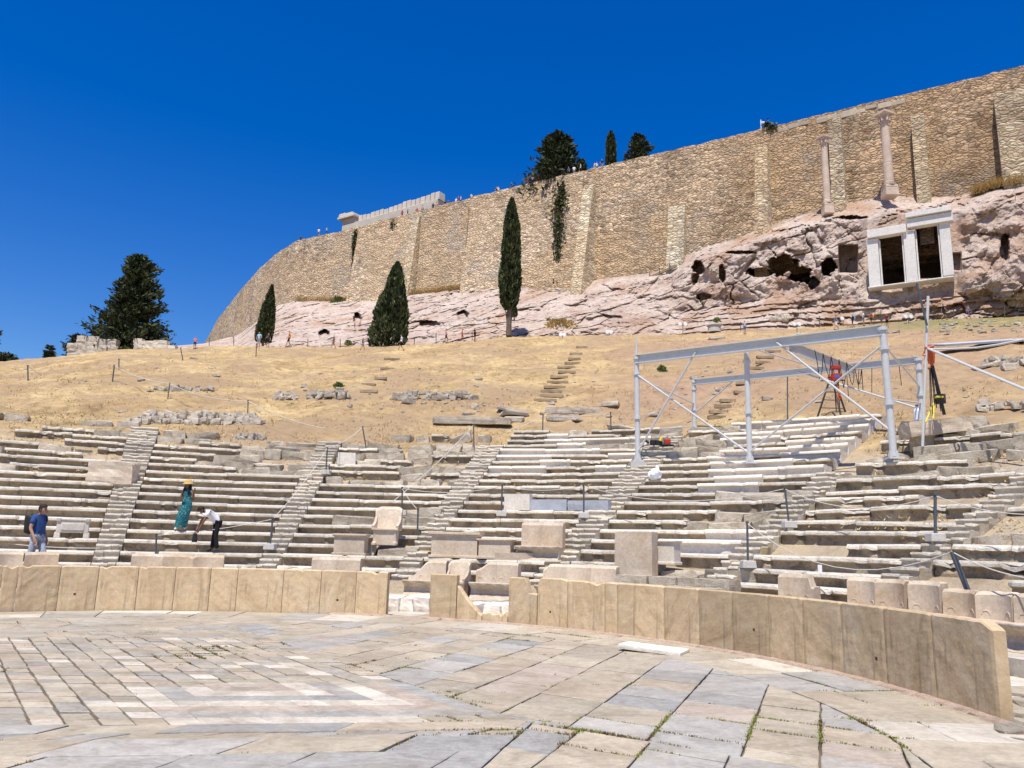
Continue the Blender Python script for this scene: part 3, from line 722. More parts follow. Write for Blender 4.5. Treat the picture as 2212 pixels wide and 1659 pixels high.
def masonry(name, tint, big=1.0, dark=.66):
    m, nt, b = newmat(name)
    uv = nt.nodes.new('ShaderNodeUVMap'); uv.uv_map = 'UVMap'
    nd = N(nt, 'ShaderNodeTexNoise', Scale=.9, Detail=4); nt.links.new(uv.outputs[0], nd.inputs['Vector'])
    sb = N(nt, 'ShaderNodeVectorMath', operation='MULTIPLY_ADD'); nt.links.new(nd.outputs['Color'], sb.inputs[0]); sb.inputs[1].default_value = (.5, .35, 0); nt.links.new(uv.outputs[0], sb.inputs[2])
    mp = N(nt, 'ShaderNodeMapping'); mp.inputs['Scale'].default_value = (1.75 / big, 3.4 / big, 1); nt.links.new(sb.outputs[0], mp.inputs[0])
    v1 = N(nt, 'ShaderNodeTexVoronoi', feature='F1', Scale=1.0, Randomness=.82); v2 = N(nt, 'ShaderNodeTexVoronoi', feature='DISTANCE_TO_EDGE', Scale=1.0, Randomness=.82)
    for q in (v1, v2): nt.links.new(mp.outputs[0], q.inputs['Vector'])
    sep = N(nt, 'ShaderNodeSeparateColor'); nt.links.new(v1.outputs['Color'], sep.inputs[0])
    c = ramp(nt, sep.outputs[0], [(.0, tuple(t * .50 for t in tint)), (.3, tuple(t * .82 for t in tint)), (.6, tint), (.85, tuple(min(.8, t * 1.2) for t in tint)), (1, tuple(min(.85, t * 1.3) for t in tint))])
    n1 = noi(nt, uv.outputs[0], .11, 8, .65, .4); c = mixc(nt, c, ramp(nt, n1, [(.34, (.54, .48, .42)), (.5, (1, 1, 1)), (.66, (1.25, 1.22, 1.18))]), 1.0, 'MULTIPLY')
    n2 = noi(nt, uv.outputs[0], .35, 9, .7, .3); c = mixc(nt, c, (.30, .17, .085), ramp(nt, n2, [(.56, (0, 0, 0)), (.72, (.6, .6, .6))]))
    mp3 = N(nt, 'ShaderNodeMapping'); mp3.inputs['Scale'].default_value = (.55, .07, 1); nt.links.new(uv.outputs[0], mp3.inputs[0])
    n5 = noi(nt, mp3.outputs[0], 1.0, 8, .7, .3); c = mixc(nt, c, (.13, .11, .08), ramp(nt, n5, [(.55, (0, 0, 0)), (.72, (.6, .6, .6))]))
    bk = N(nt, 'ShaderNodeTexBrick', Scale=1.0); bk.inputs['Brick Width'].default_value = 1.1; bk.inputs['Row Height'].default_value = .5; bk.inputs['Mortar Size'].default_value = .022; bk.inputs['Color1'].default_value = (.72, .68, .62, 1); bk.inputs['Color2'].default_value = (1.18, 1.12, 1.02, 1); bk.inputs['Mortar'].default_value = (.45, .42, .38, 1)
    sb2 = N(nt, 'ShaderNodeVectorMath', operation='MULTIPLY_ADD'); nt.links.new(nd.outputs['Color'], sb2.inputs[0]); sb2.inputs[1].default_value = (.25, .22, 0); nt.links.new(uv.outputs[0], sb2.inputs[2]); nt.links.new(sb2.outputs[0], bk.inputs['Vector'])
    mk_ = ramp(nt, noi(nt, uv.outputs[0], .075, 7, .6, .6), [(.45, (0, 0, 0)), (.52, (.9, .9, .9))])
    c = mixc(nt, c, mixc(nt, tuple(min(.75, t * 1.04) for t in tint), bk.outputs['Color'], 1.0, 'MULTIPLY'), mk_)
    n7 = noi(nt, uv.outputs[0], .16, 9, .7, .8); c = mixc(nt, c, (.44, .40, .35), ramp(nt, n7, [(.52, (0, 0, 0)), (.66, (.6, .6, .6))]))
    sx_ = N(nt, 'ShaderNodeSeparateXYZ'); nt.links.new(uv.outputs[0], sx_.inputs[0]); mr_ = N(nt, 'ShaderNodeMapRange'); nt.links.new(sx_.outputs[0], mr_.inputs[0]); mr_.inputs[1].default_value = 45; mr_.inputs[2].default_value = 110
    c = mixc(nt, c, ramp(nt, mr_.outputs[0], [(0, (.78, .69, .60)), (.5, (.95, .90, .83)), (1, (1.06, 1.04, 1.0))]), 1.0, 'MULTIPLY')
    jt = ramp(nt, v2.outputs['Distance'], [(.0, (dark, dark * .95, dark * .88)), (.10, (1, 1, 1))]); c = mixc(nt, c, jt, 1.0, 'MULTIPLY')
    n3 = noi(nt, uv.outputs[0], 6, 5, .7); c = mixc(nt, c, ramp(nt, n3, [(.3, (.75, .75, .75)), (.7, (1.15, 1.15, 1.15))]), 1.0, 'MULTIPLY')
    nt.links.new(c, b.inputs['Base Color']); b.inputs['Roughness'].default_value = .95
    hh = N(nt, 'ShaderNodeMath', operation='MULTIPLY_ADD'); nt.links.new(ramp(nt, v2.outputs['Distance'], [(0, (0, 0, 0)), (.22, (1, 1, 1))]), hh.inputs[0]); hh.inputs[1].default_value = 1; 
    ad = N(nt, 'ShaderNodeMath', operation='ADD'); nt.links.new(sep.outputs[1], ad.inputs[0]); nt.links.new(n3, ad.inputs[1]); nt.links.new(ad.outputs[0], hh.inputs[2])
    bump(nt, b, hh.outputs[0], .9, .12); return m
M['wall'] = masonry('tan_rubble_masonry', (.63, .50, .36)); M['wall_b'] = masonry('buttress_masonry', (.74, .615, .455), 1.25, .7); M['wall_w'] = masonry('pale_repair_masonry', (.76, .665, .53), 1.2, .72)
wall = empty('citadel_wall', (*wallpt(walls_at(1106))[0], 34)); WO = wall.location.copy()
props(wall, 'long tan rubble masonry fortress wall crowning the rock above the theatre', 'wall')
def wsheet(name, s0, s1, fn, mat, z0=28.0, ds=.5, dz=.6, topn=.0, close=2.2, z1=None):
    """battered wall face: fn(s,z) = how far the face stands out; top, ends and back closed"""
    mb = MB(); mb.uv = []; n = max(2, int((s1 - s0) / ds)); zt = z1 or WT; m = max(2, int((zt - z0) / dz))
    ring = m + 3
    for i in range(n + 1):
        s = lerp(s0, s1, i / n); p, d = wallpt(s); nn = wallnorm(s)
        tz = zt + topn * nz(s * .35, 3) + topn * .7 * nz(s * 1.3, 5)
        for j in range(m + 1):
            z = lerp(z0, tz, j / m); o = fn(s, z) + .10 * nz(s * .8, z * 1.1, 4) + .06 * nz(s * 2.1, z * 2.3, 9)
            q = p + nn * o; mb.v.append((q.x - WO.x, q.y - WO.y, z - WO.z)); mb.uv.append((s, z))
        for z, uvz in ((tz, tz + close), (z0, tz + close + 5)):
            q = p - nn * close; mb.v.append((q.x - WO.x, q.y - WO.y, z - WO.z)); mb.uv.append((s, uvz))
    for i in range(n):
        for j in range(ring - 1):
            mb.f.append((i * ring + j, i * ring + j + 1, (i + 1) * ring + j + 1, (i + 1) * ring + j)); mb.m.append(0)
    # end caps with their own uv so that the masonry runs round the corner
    for e in (0, n):
        b0 = len(mb.v)
        for j in range(m + 1):
            f = mb.v[e * ring + j]; bk = mb.v[e * ring + m + 1]
            for q in range(5):
                t = q / 4; mb.v.append((lerp(f[0], bk[0], t), lerp(f[1], bk[1], t), f[2])); mb.uv.append((mb.uv[e * ring + j][0] + t * 3.0 + 40, mb.uv[e * ring + j][1]))
        for j in range(m):
            for q in range(4):
                f = (b0 + j * 5 + q, b0 + j * 5 + q + 1, b0 + (j + 1) * 5 + q + 1, b0 + (j + 1) * 5 + q); mb.f.append(f if e == 0 else f[::-1]); mb.m.append(0)
    return mb.build(name, mat, wall)
batter = lambda s, z: .03 * (WT - z)
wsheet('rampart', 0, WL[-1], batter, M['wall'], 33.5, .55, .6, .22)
def butt(xa, xb, ytop, outtop, outbot, mat='wall_b', label=None, slope=1.0, zb=28):
    zb = 34 if xa > 1700 else zb
    sa, sb = walls_at(xb), walls_at(xa); xm = (xa + xb) / 2
    p, d = wallpt((sa + sb) / 2); zt = at(xm, ytop, p.y).z
    def fn(s, z):
        t = (zt - z) / (zt - 34.0)
        return batter(s, z) + lerp(outtop, outbot, min(1.3, max(0, t)) ** slope)
    o = wsheet('buttress', sa, sb, fn, M[mat], zb, .4, .5, .08, 1.0, min(zt, WT - .05))
    if label: o['label'] = label
    return o
# wide thickened stretches and buttresses, right to left
butt(2176, 2290, 207, 1.6, 2.4, 'wall_w', 'pale thick buttress at the right frame edge')
butt(1989, 2019, 259, 1.2, 2.0, 'wall_w'); butt(1806, 1835, 263, 1.2, 2.0, 'wall_w'); butt(1643, 1671, 321, 1.1, 3.2)
butt(1449, 1485, 447, .6, 1.8, 'wall_w', 'low pale repair buttress'); butt(1266, 1288, 407, .9, 4.2, 'wall_b', 'sloping buttress with a bright right side')
butt(1020, 1262, 412, .25, 2.6, 'wall'); butt(912, 1012, 456, .1, .6, 'wall'); butt(893, 909, 470, .5, 2.6, 'wall_b'); butt(776, 890, 492, .25, 2.2, 'wall')
M['coping'] = stone('coping_stone', [(.40, .33, .24), (.50, .42, .32), (.58, .50, .40)], 1.2, bs=.4, bd=.03)
# pale coping blocks near the top on the right
for x0, x1, y0, y1 in ((1778, 1800, 238, 252), (1802, 1822, 233, 247), (1824, 1838, 231, 246), (1838, 1866, 222, 240), (1866, 1886, 221, 232), (1890, 1912, 217, 229), (1918, 1944, 207, 222), (1946, 1976, 200, 214), (1690, 1712, 264, 275), (1716, 1738, 258, 270), (1738, 1758, 254, 266)):
    s = walls_at((x0 + x1) / 2); p, d = wallpt(s); z1 = WT - .3 - rnd.uniform(0, .35); z0 = z1 - (y1 - y0) * p.y / F * rnd.uniform(.75, 1.0); wd = (at(x1, y0, p.y) - at(x0, y0, p.y)).length * 1.0
    mb = MB(); q = p + wallnorm(s) * (-.19 + batter(s, z0)); mb.box((0, 0, 0), (wd, .5, z1 - z0))
    mb.build('coping_block', M['coping'], wall, (q.x - WO.x, q.y - WO.y, (z0 + z1) / 2 - WO.z), math.atan2(d.y, d.x), bevel=.05)
# ================================================================== ROCK BELOW THE WALL
YT = [(300, 760), (440, 748), (500, 733), (560, 690), (590, 664), (640, 652), (700, 652), (760, 652), (830, 646), (870, 640), (980, 626), (1060, 618), (1200, 616), (1250, 620), (1300, 608), (1400, 596), (1450, 586), (1480, 560), (1520, 540), (1600, 518), (1640, 500), (1700, 480), (1780, 455), (1850, 440), (1920, 428), (2000, 432), (2080, 424), (2150, 402), (2212, 390), (2400, 350)]
YB = [(300, 775), (440, 760), (600, 752), (800, 748), (900, 744), (1000, 732), (1100, 725), (1250, 728), (1400, 722), (1500, 712), (1600, 702), (1700, 696), (1800, 690), (1900, 684), (2000, 676), (2212, 660), (2400, 650)]
def pathY(x): return interp(x, [(a, c) for a, b, c in PATHPX])
CAVES = [(1640, 588, 34, 12, 2.5), (1690, 572, 34, 26, 5), (1728, 592, 32, 20, 4.5), (1789, 577, 19, 22, 3.5), (1758, 610, 16, 16, 3), (1509, 577, 15, 18, 2.2), (1502, 602, 10, 14, 1.6), (1600, 545, 40, 4, 1.2), (1840, 470, 40, 5, 1.2), (1560, 590, 8, 24, 1.2), (700, 722, 14, 12, 2), (772, 692, 9, 22, 2.2), (925, 700, 26, 8, 1.5), (1000, 682, 14, 12, 1.6), (1520, 640, 20, 10, 1.0), (2170, 540, 12, 40, 1.0)]
RECT = [(1814, 1851, 531, 588, 2.4), (1902, 1958, 502, 613, 11), (1981, 2040, 482, 600, 11), (2058, 2074, 548, 584, 1.2)]
wl_cache = {}
def wallY(x):
    x = round(x)
    if x not in wl_cache:
        s = walls_at(x); wl_cache[x] = wallpt(s)[0].y if s is not None else 212
    return wl_cache[x]
def rock():
    org = at(1300, 640, 92); mb = MB(); xs = [380 + 2.6 * i for i in range(750)]; NT = 120; zone = []
    for x in xs:
        yb, yt = interp(x, YB), interp(x, YT); Yb = pathY(x) + 2.0; Yt = min(wallY(x) - .5, 170); wr = ss(1390, 1530, x)
        Ycl = wallY(x) - 6.3
        for j in range(NT + 1):
            t = j / NT; y = lerp(yb + 14 + 34 * ss(1650, 1850, x), yt - 6, t)
            base = lerp(Yb, Yt, t ** 1.15)
            tl = .30
            if t < tl: cl = lerp(Yb, Ycl, t / tl)
            elif t < .86: cl = Ycl + 1.6 * ((t - tl) / (.86 - tl)) ** 1.5
            else: cl = lerp(Ycl + 1.6, Yt, ss(.86, 1.0, t))
            Y = lerp(base, cl, wr)
            p = at(x, y, Y)
            q = p * .23; bigd = noise.fractal(q, .9, 2.0, 3)
            rid = 1 - 2 * abs(noise.noise(p * .42 + Vector((5, 3, 1))))
            rid2 = 1 - 2 * abs(noise.noise(p * 1.15 + Vector((9, 2, 4))))
            fine = noise.fractal(p * 1.6, .9, 2.1, 4)
            dist = noise.voronoi(Vector((p.x * .28 + .35 * bigd, p.y * .28, p.z * .42 + .3 * bigd)), distance_metric='DISTANCE')[0]
            crack = (1 - ss(.0, .07, dist[1] - dist[0])) * ss(-.05, .3, noise.noise(p * .13 + Vector((3, 8, 2))))
            w1 = Vector((p.x + 1.6 * bigd, p.y, p.z * 1.2 + 1.3 * bigd + .25 * p.x)) * .26; c1 = noise.voronoi(w1, distance_metric='DISTANCE'); h1 = noise.cell(c1[1][0] * 3.7) ; o1 = (w1 - c1[1][0]).dot(Vector((noise.cell(c1[1][0] * 5.1) - .5, 0, noise.cell(c1[1][0] * 9.3) - .2)))
            w2 = Vector((p.x + .5 * fine, p.y, p.z * 1.3 + .4 * fine)) * .85; c2 = noise.voronoi(w2, distance_metric='DISTANCE'); h2 = noise.cell(c2[1][0] * 3.3)
            ck1 = 1 - ss(0, .05, c1[0][1] - c1[0][0]); facet = .9 * (h1 - .5) + 1.1 * o1 + .20 * (h2 - .5) + .55 * ck1 * ss(-.1, .25, noise.noise(p * .3))
            ledge = 1 - ss(.22, .34, t)
            amp = .35 + .65 * ss(0, .12, t) * (1 - ss(.9, 1, t))
            D = amp * (-.95 * bigd - .36 * rid - .12 * rid2 - .20 * fine + .7 * crack + facet * .42)
            # horizontal ledges low on the right
            D += wr * ledge * .3 * (2 * ((p.z * 1.1 + .5 * bigd) % 1.0) - 1) * .8
            dk = 0
            for cx, cy, rx, ry, dd_ in CAVES:
                e = 1.15 * math.hypot((x - cx) / rx, (y - cy) / ry) + .34 * noise.noise(Vector((x * .045, y * .05, 2))) + .28 * noise.noise(Vector((x * .13, y * .15, 6)))
                if e < 1.25: D += 1.9 * dd_ * (1 - ss(.80, 1.04, e)); dk = max(dk, 1 - ss(.9, 1.25, e))
            for xa, xb, ya, yb2, dd_ in RECT:
                if xa - 3 < x < xb + 3 and ya - 3 < y < yb2 + 3:
                    D = max(D, 0) + dd_ * ss(xa - 2.6, xa + .5, x) * (1 - ss(xb - .5, xb + 2.6, x)) * ss(ya - 2.5, ya + .5, y) * (1 - ss(yb2 - .5, yb2 + 2.5, y))
            wm = ss(1850, 1880, x) * (1 - ss(2062, 2090, x)) * ss(440, 465, y) * (1 - ss(622, 650, y)); D = lerp(D, max(D, .15 + .1 * fine), wm)
            q = at(x, y, Y + D); mb.v.append((q.x - org.x, q.y - org.y, q.z - org.z))
            zone.append((max(dk * .9, .0), wr * ledge, .5 + .5 * bigd))
    k = NT + 1
    for i in range(len(xs) - 1):
        for j in range(NT):
            mb.f.append((i * k + j, (i + 1) * k + j, (i + 1) * k + j + 1, i * k + j + 1)); mb.m.append(0)
    me = mb.mesh('rock_outcrop', False); ca = me.color_attributes.new('zone', 'FLOAT_COLOR', 'POINT'); ca.data.foreach_set('color', [q for c in zone for q in (*c, 1.0)])
    m, nt, b = newmat('pinkish_rock'); v = coords(nt, True)
    a = N(nt, 'ShaderNodeAttribute', attribute_name='zone'); sep = N(nt, 'ShaderNodeSeparateColor'); nt.links.new(a.outputs['Color'], sep.inputs[0])
    n1 = noi(nt, v, .28, 9, .66, .5); n2 = noi(nt, v, 2.2, 9, .74, .3); n3 = noi(nt, v, .16, 8, .6, .6)
    c = ramp(nt, n1, [(.3, (.35, .25, .20)), (.44, (.47, .37, .305)), (.56, (.535, .435, .365)), (.7, (.55, .47, .41))])
    c = mixc(nt, c, (.40, .235, .14), ramp(nt, n3, [(.50, (0, 0, 0)), (.64, (.65, .65, .65))])); c = mixc(nt, c, (.22, .17, .14), ramp(nt, noi(nt, v, .55, 10, .72, .8), [(.57, (0, 0, 0)), (.74, (.6, .6, .6))]))
    c = mixc(nt, c, ramp(nt, n2, [(.3, (.55, .53, .52)), (.5, (1, 1, 1)), (.7, (1.22, 1.2, 1.18))]), 1.0, 'MULTIPLY')
    rs = mixc(nt, (.28, .155, .09), (.46, .31, .20), n2)
    c = mixc(nt, c, rs, mixc(nt, (0, 0, 0), sep.outputs[1], ramp(nt, n3, [(.42, (.0, .0, .0)), (.55, (.75, .75, .75))])))
    nt.links.new(c, b.inputs['Base Color']); b.inputs['Roughness'].default_value = .95
    ad = N(nt, 'ShaderNodeMath', operation='ADD'); nt.links.new(n2, ad.inputs[0]); nt.links.new(n1, ad.inputs[1]); bump(nt, b, ad.outputs[0], 1.0, .25)
    me.materials.append(m); M['rock'] = m
    o = bpy.data.objects.new('rock_outcrop', me); COL.objects.link(o); o.location = org; props(o, kind='structure')
rock()
# ================================================================== MARBLE THRONES, PEDESTALS, LOOSE BLOCKS
def place_face(ph, rho, z): return pol(ph, rho, z), -R(ph)
def throne(ph, rho, z, ns, label, w=.62, hback=.93, broken=None, parts=True):
    root = empty('marble_throne', *[pol(ph, rho, z)]); root.rotation_euler.z = -R(ph)
    props(root, label, 'throne', 'marble thrones of the front row')
    W = ns * w; bk = MB(); sd_ = rnd.random() * 40
    nx, nzv = ns * 10, 8
    def topz(x):
        t = hback - .012 * nz(x * 8, sd_) - .02 * max(0, 1 - (W / 2 - abs(x)) / .06)
        if broken: t = min(t, broken(x / W + .5) * hback)
        return t
    for side in (0, 1):
        for i in range(nx + 1):
            x = -W / 2 + W * i / nx; f = (x + W / 2) / w; f -= math.floor(min(f, ns - 1e-6)); c = 1 - (2 * f - 1) ** 2
            for j in range(nzv + 1):
                zz = lerp(.40, topz(x), j / nzv)
                y = (-.06 + .11 * c - .02 * (1 - j / nzv) + (.05 if j == nzv else 0)) if side == 0 else .17
                bk.v.append((x, y, zz))
    q = (nx + 1) * (nzv + 1); m = nzv + 1
    for i in range(nx):
        for j in range(nzv):
            bk.f.append((i * m + j, (i + 1) * m + j, (i + 1) * m + j + 1, i * m + j + 1)); bk.f.append((q + i * m + j, q + i * m + j + 1, q + (i + 1) * m + j + 1, q + (i + 1) * m + j))
        bk.f.append((i * m + nzv, (i + 1) * m + nzv, q + (i + 1) * m + nzv, q + i * m + nzv))
    for i in (0, nx):
        for j in range(nzv): bk.f.append((i * m + j, i * m + j + 1, q + i * m + j + 1, q + i * m + j))
    bk.m = [0] * len(bk.f)
    for s in range(ns):                                            # carved half rings low on each back
        x0 = -W / 2 + (s + .5) * w
        for dx in (-.2, .2):
            bk.tube([(x0 + dx + .06 * math.cos(a), -.0 + .11 * (1 - (2 * (dx + .06 * math.cos(a)) / w) ** 2) - .075, .47 + .07 * math.sin(a)) for a in [math.pi * t / 7 for t in range(8)]], .010, 5)
    bk.build('backrest', M['throne'], root)
    st = MB(); pf_ = [(-.55, .43), (-.57, .41), (-.55, .35), (-.46, .31), (-.40, .24), (-.41, .14), (-.47, .06), (-.53, 0), (.16, 0), (.16, .40), (-.06, .40)]
    k = len(pf_); n = ns * 4
    for i in range(n + 1):
        x = -W / 2 + W * i / n
        for (y, zz) in pf_: st.v.append((x, y + (.012 * math.cos(i * math.pi) if .05 < zz < .38 and y < 0 else 0), zz))
    for i in range(n):
        for j in range(k): st.f.append((i * k + j, i * k + (j + 1) % k, (i + 1) * k + (j + 1) % k, (i + 1) * k + j))
    st.f.append(tuple(range(k))[::-1]); st.f.append(tuple(range(n * k, n * k + k))); st.m = [0] * len(st.f)
    st.build('seat', M['throne'], root, bevel=.01)
    return root
def phx(x, rho):
    p = azrho(x, 1250, rho); return topol(p.x, p.y)[0]
def thr(x0, x1, ns, label, rho=14.35, z=.27, broken=None, hback=.95):
    a, b = phx(x0, rho), phx(x1, rho); return throne((a + b) / 2, rho, z, ns, label, R(b - a) * rho / ns, hback, broken)
thr(-12, 44, 1, 'marble throne back at the left photo edge, before the blue shirted man')
thr(47, 121, 1, 'marble throne back below and right of the man in blue')
thr(279, 480, 3, 'triple marble throne behind the left barrier, below the woman in teal', broken=lambda t: 1.0 - .05 * (abs(t - .64) < .03))
thr(672, 777, 2, 'twin marble throne above the left barrier, right of the stairs')
thr(884, 964, 1, 'marble throne left of the centre with a slanting broken left side', broken=lambda t: lerp(.5, 1.0, ss(0, .55, t)))
thr(1030, 1120, 2, 'twin marble throne right of the central chair, broken upper left corner', broken=lambda t: lerp(.78, 1.0, ss(0, .3, t)))
thr(1174, 1331, 3, 'wide throne block with three backs behind the rounded barrier slab', broken=lambda t: lerp(.85, 1, ss(0, .08, t)))
thr(1684, 1760, 1, 'single worn throne back standing alone behind the right barrier', broken=lambda t: 1 - .25 * (t > .8))
thr(1833, 1892, 1, 'left one of two throne backs side by side, right barrier'); thr(1893, 1956, 1, 'right one of two throne backs side by side, right barrier')
thr(1964, 2032, 1, 'weathered throne with deep shadowed arm behind the right barrier'); thr(2038, 2106, 1, 'low throne back beside the leaning post foot', hback=.85)
thr(2108, 2186, 1, 'low throne back right of the leaning post foot', hback=.85); thr(2190, 2268, 1, 'throne at the right frame edge above the end slab', hback=.85)
# central ornate chair
def chair(ph, rho, z, w, h, label, name='marble_chair', lean=.10):
    root = empty(name, pol(ph, rho, z)); root.rotation_euler.z = -R(ph); props(root, label, 'marble chair')
    b = MB(); n = 12; m = 8
    for side in (0, 1):
        for i in range(n + 1):
            t = -1 + 2 * i / n; x = t * w / 2; zt = h - .10 * max(0, abs(t) - .55) ** 2 * 5
            for j in range(m + 1):
                s = j / m; zz = lerp(h * .42, zt, s); y = lean * s + (.0 if side == 0 else .11) - (.16 * t * t if side == 0 else .16 * t * t - .02) + (.03 if side == 0 and j == m else 0)
                b.v.append((x * (1 - .08 * (1 - s)), y, zz))
    q = (n + 1) * (m + 1); k = m + 1
    for i in range(n):
        for j in range(m):
            b.f.append((i * k + j, (i + 1) * k + j, (i + 1) * k + j + 1, i * k + j + 1)); b.f.append((q + i * k + j, q + i * k + j + 1, q + (i + 1) * k + j + 1, q + (i + 1) * k + j))
        b.f.append((i * k + m, (i + 1) * k + m, q + (i + 1) * k + m, q + i * k + m))
    for i in (0, n):
        for j in range(m): b.f.append((i * k + j, i * k + j + 1, q + i * k + j + 1, q + i * k + j))
    b.m = [0] * len(b.f); b.build('backrest', M['throne'], root)
    s_ = MB(); s_.box((0, -.17, h * .21 - .02), (w * .74, .48, h * .42 - .04), taper=1.06); s_.box((0, -.2, h * .42 - .02), (w * .98, .56, .07)); s_.build('seat', M['throne'], root, bevel=.015, seg=2)
    for sx in (-1, 1):
        a = MB(); vs = []
        pr_ = [(-.42, .42), (-.44, .50), (-.36, .53), (-.2, .60), (-.02, .80), (.04, .86), (.08, .42)]
        for x in (sx * w * .40, sx * w * .50):
            vs += [(x, y, zz * h) for y, zz in pr_]
        k = len(pr_); a.add(vs, [tuple(range(k)), tuple(range(k, 2 * k))[::-1]] + [(j, k + j, k + (j + 1) % k, (j + 1) % k) for j in range(k)])
        a.build('armrest', M['throne'], root, bevel=.012)
        l = MB(); l.lathe([(.085, 0), (.095, .05), (.06, .13), (.05, .24), (.065, h * .40)], (sx * w * .38, -.38, 0), 10); l.box((sx * w * .38, -.46, .04), (.13, .14, .08)); l.build('leg', M['throne'], root, bevel=.01)
    return root
ph, k = rowhit(830, 1178); chair(ph, rl(round(k)) + .42, zl(round(k)) - .0, .86, 1.22, 'lone tall marble chair with rounded back standing on the seat rows')
chair(phx(991, 14.2), 14.25, .27, .62, .98, 'ornate marble chair with curved armrests in the centre of the front row')
def pedestal(x0, x1, y0, y1, label, cap=.14, depth=.5, matn='throne', turn=0.0, mould=True):
    xm = (x0 + x1) / 2; ph, kk = rowhit(xm, y1); k = max(0, round(kk)); rho = rl(k) + .06; z = zl(k)
    p = azrho(xm, y1, rho); Y = p.y; s = Y / (F * .98); wd = (x1 - x0) * s; h = (y1 - y0) * s
    root = empty('marble_pedestal', (*pol(ph, rho + depth / 2).xy, z)); root.rotation_euler.z = -R(ph) + turn
    props(root, label, 'pedestal')
    b = MB(); b.box((0, 0, h / 2), (wd * (.93 if mould else 1), depth * .9, h - .02)); b.build('body', M[matn], root, bevel=.012, seg=2)
    if mould:
        c = MB(); c.box((0, 0, h - cap * .25), (wd * 1.04, depth * 1.1, cap * .5)); c.box((0, 0, h - cap * .62), (wd * 1.0, depth, cap * .3)); c.build('cornice', M[matn], root, bevel=.012, seg=2)
        c = MB(); c.box((0, 0, .04), (wd * 1.02, depth * 1.06, .08)); c.build('base_moulding', M[matn], root, bevel=.015, seg=2)
    return root
pedestal(922, 1027, 1154, 1207, 'large moulded marble pedestal above the central chair', .16, .75, turn=.1)
pedestal(1024, 1097, 1170, 1211, 'smaller marble pedestal with thin cornice right of the large one', .08, .6, turn=.12)
pedestal(714, 783, 1160, 1204, 'square moulded pedestal behind the left twin throne', .12, .6)
pedestal(1402, 1452, 1174, 1224, 'pale moulded pedestal right of the big plain block', .1, .45, 'capstone')
# big plain block and grey slabs
def looseblock(x0, x1, y0, y1, label, cat, depth, matn, name, turn=0, rough=.02, dz=0, dr=.1, tiltx=0):
    xm = (x0 + x1) / 2; h_ = rowhit(xm, y1); ph, kk = h_; k = max(0, round(kk)); rho = rl(k) + dr; z = zl(k) + dz
    p = azrho(xm, y1, rho); s = p.y / (F * .98); wd = (x1 - x0) * s; h = (y1 - y0) * s
    mb = MB(); vs, fs = boulder_mesh(wd, depth, h, 5, rough, rnd.random() * 60, .99); mb.add([(x, y, zz + h * .08) for x, y, zz in vs], fs)
    o = mb.build(name, M[matn], None, (*pol(ph, rho + depth / 2).xy, z - .01), -R(ph) + turn); o.rotation_euler.x = tiltx
    props(o, label, cat); return o
looseblock(1318, 1398, 1170, 1262, 'big plain upright marble block behind the right barrier', 'stone block', .5, 'throne', 'marble_block', .15, .012)
looseblock(1084, 1140, 1070, 1104, 'white marble slab leaning on the seats beside the grey slab', 'stone slab', .35, 'capstone', 'marble_slab', 0, .015)
looseblock(1131, 1221, 1080, 1103, 'light blue-grey marble slab set between white slab and dark slab', 'stone slab', .4, 'greymarble', 'marble_slab', 0, .008)
o = looseblock(1221, 1310, 1083, 1104, 'darker grey rough slab at the right end of the grey slab row', 'stone slab', .45, 'greymarble', 'marble_slab', 0, .03)
looseblock(725, 762, 981, 1007, 'clean white marble cube on the upper rows above the lone chair', 'stone block', .55, 'white', 'marble_block', .1, .01)
looseblock(197, 284, 1000, 1044, 'large broken marble capital with pinkish face beside the left stairs', 'capital', .9, 'throne', 'broken_capital', -.2, .09)
looseblock(1055, 1136, 1190, 1222, 'marble throne back without its seat, leaning behind the twin throne', 'throne back', .2, 'throne', 'throne_back', .1, .02, -.25)
# four-pedestal row of low benches at the right
for q, (x0, x1, lab) in enumerate(((1351, 1424, 'leftmost'), (1426, 1490, 'middle'), (1492, 1610, 'right-hand'))):
    for lev in range(2):
        a, b = phx(x0 + lev * 10, 14.9), phx(x1 + lev * 6, 14.9); rho = 13.9 + .45 * lev; Ln = R(b - a) * rho; mb = MB()
        vs, fs = boulder_mesh(Ln, .5, .24, 4, .03, rnd.random() * 40, .97); mb.add(vs, fs)
        o = mb.build('low_bench', M['rubble'], None, pol((a + b) / 2, rho, .62 + lev * .18), -R((a + b) / 2)); props(o, 'flat grey stone bar of the low bench stack, %s, %s layer' % (lab, 'upper' if lev else 'lower'), 'stone bar', 'flat stone bars behind the right barrier')
mb = MB(); 
# stones under the gap in the barrier
for i, (x, w_) in enumerate(((850, 26), (876, 34), (908, 40))):
    p = onz(x, 1322, .0); mb = MB(); mb.add(*boulder_mesh(w_ * p.y / F * 1.2, .7, .42, 5, .07, 11 + i * 7, .8)); o = mb.build('foundation_stone', M['white'], None, (p.x, p.y + .45, -.05), -.2)
    props(o, ['rough pale foundation stone in the gap beside the last left slab', 'cracked pale foundation stone in the middle of the gap', 'pale foundation stone against the single upright slab'][i], 'foundation stone', 'foundation stones in the barrier gap')
for i, x in enumerate((1000, 1050, 1085)):
    p = onz(x, 1330, .1); mb = MB(); mb.add(*boulder_mesh(.95, .9, .38, 5, .06, 31 + i * 7, .85)); o = mb.build('foundation_stone', M['white'], None, (p.x, p.y + .9, -.05), -.3)
    props(o, ['flat white stone behind the slanting broken slab', 'flat white stone behind the low stump of the gap', 'flat white stone left of the notched slab'][i], 'foundation stone', 'foundation stones in the barrier gap')
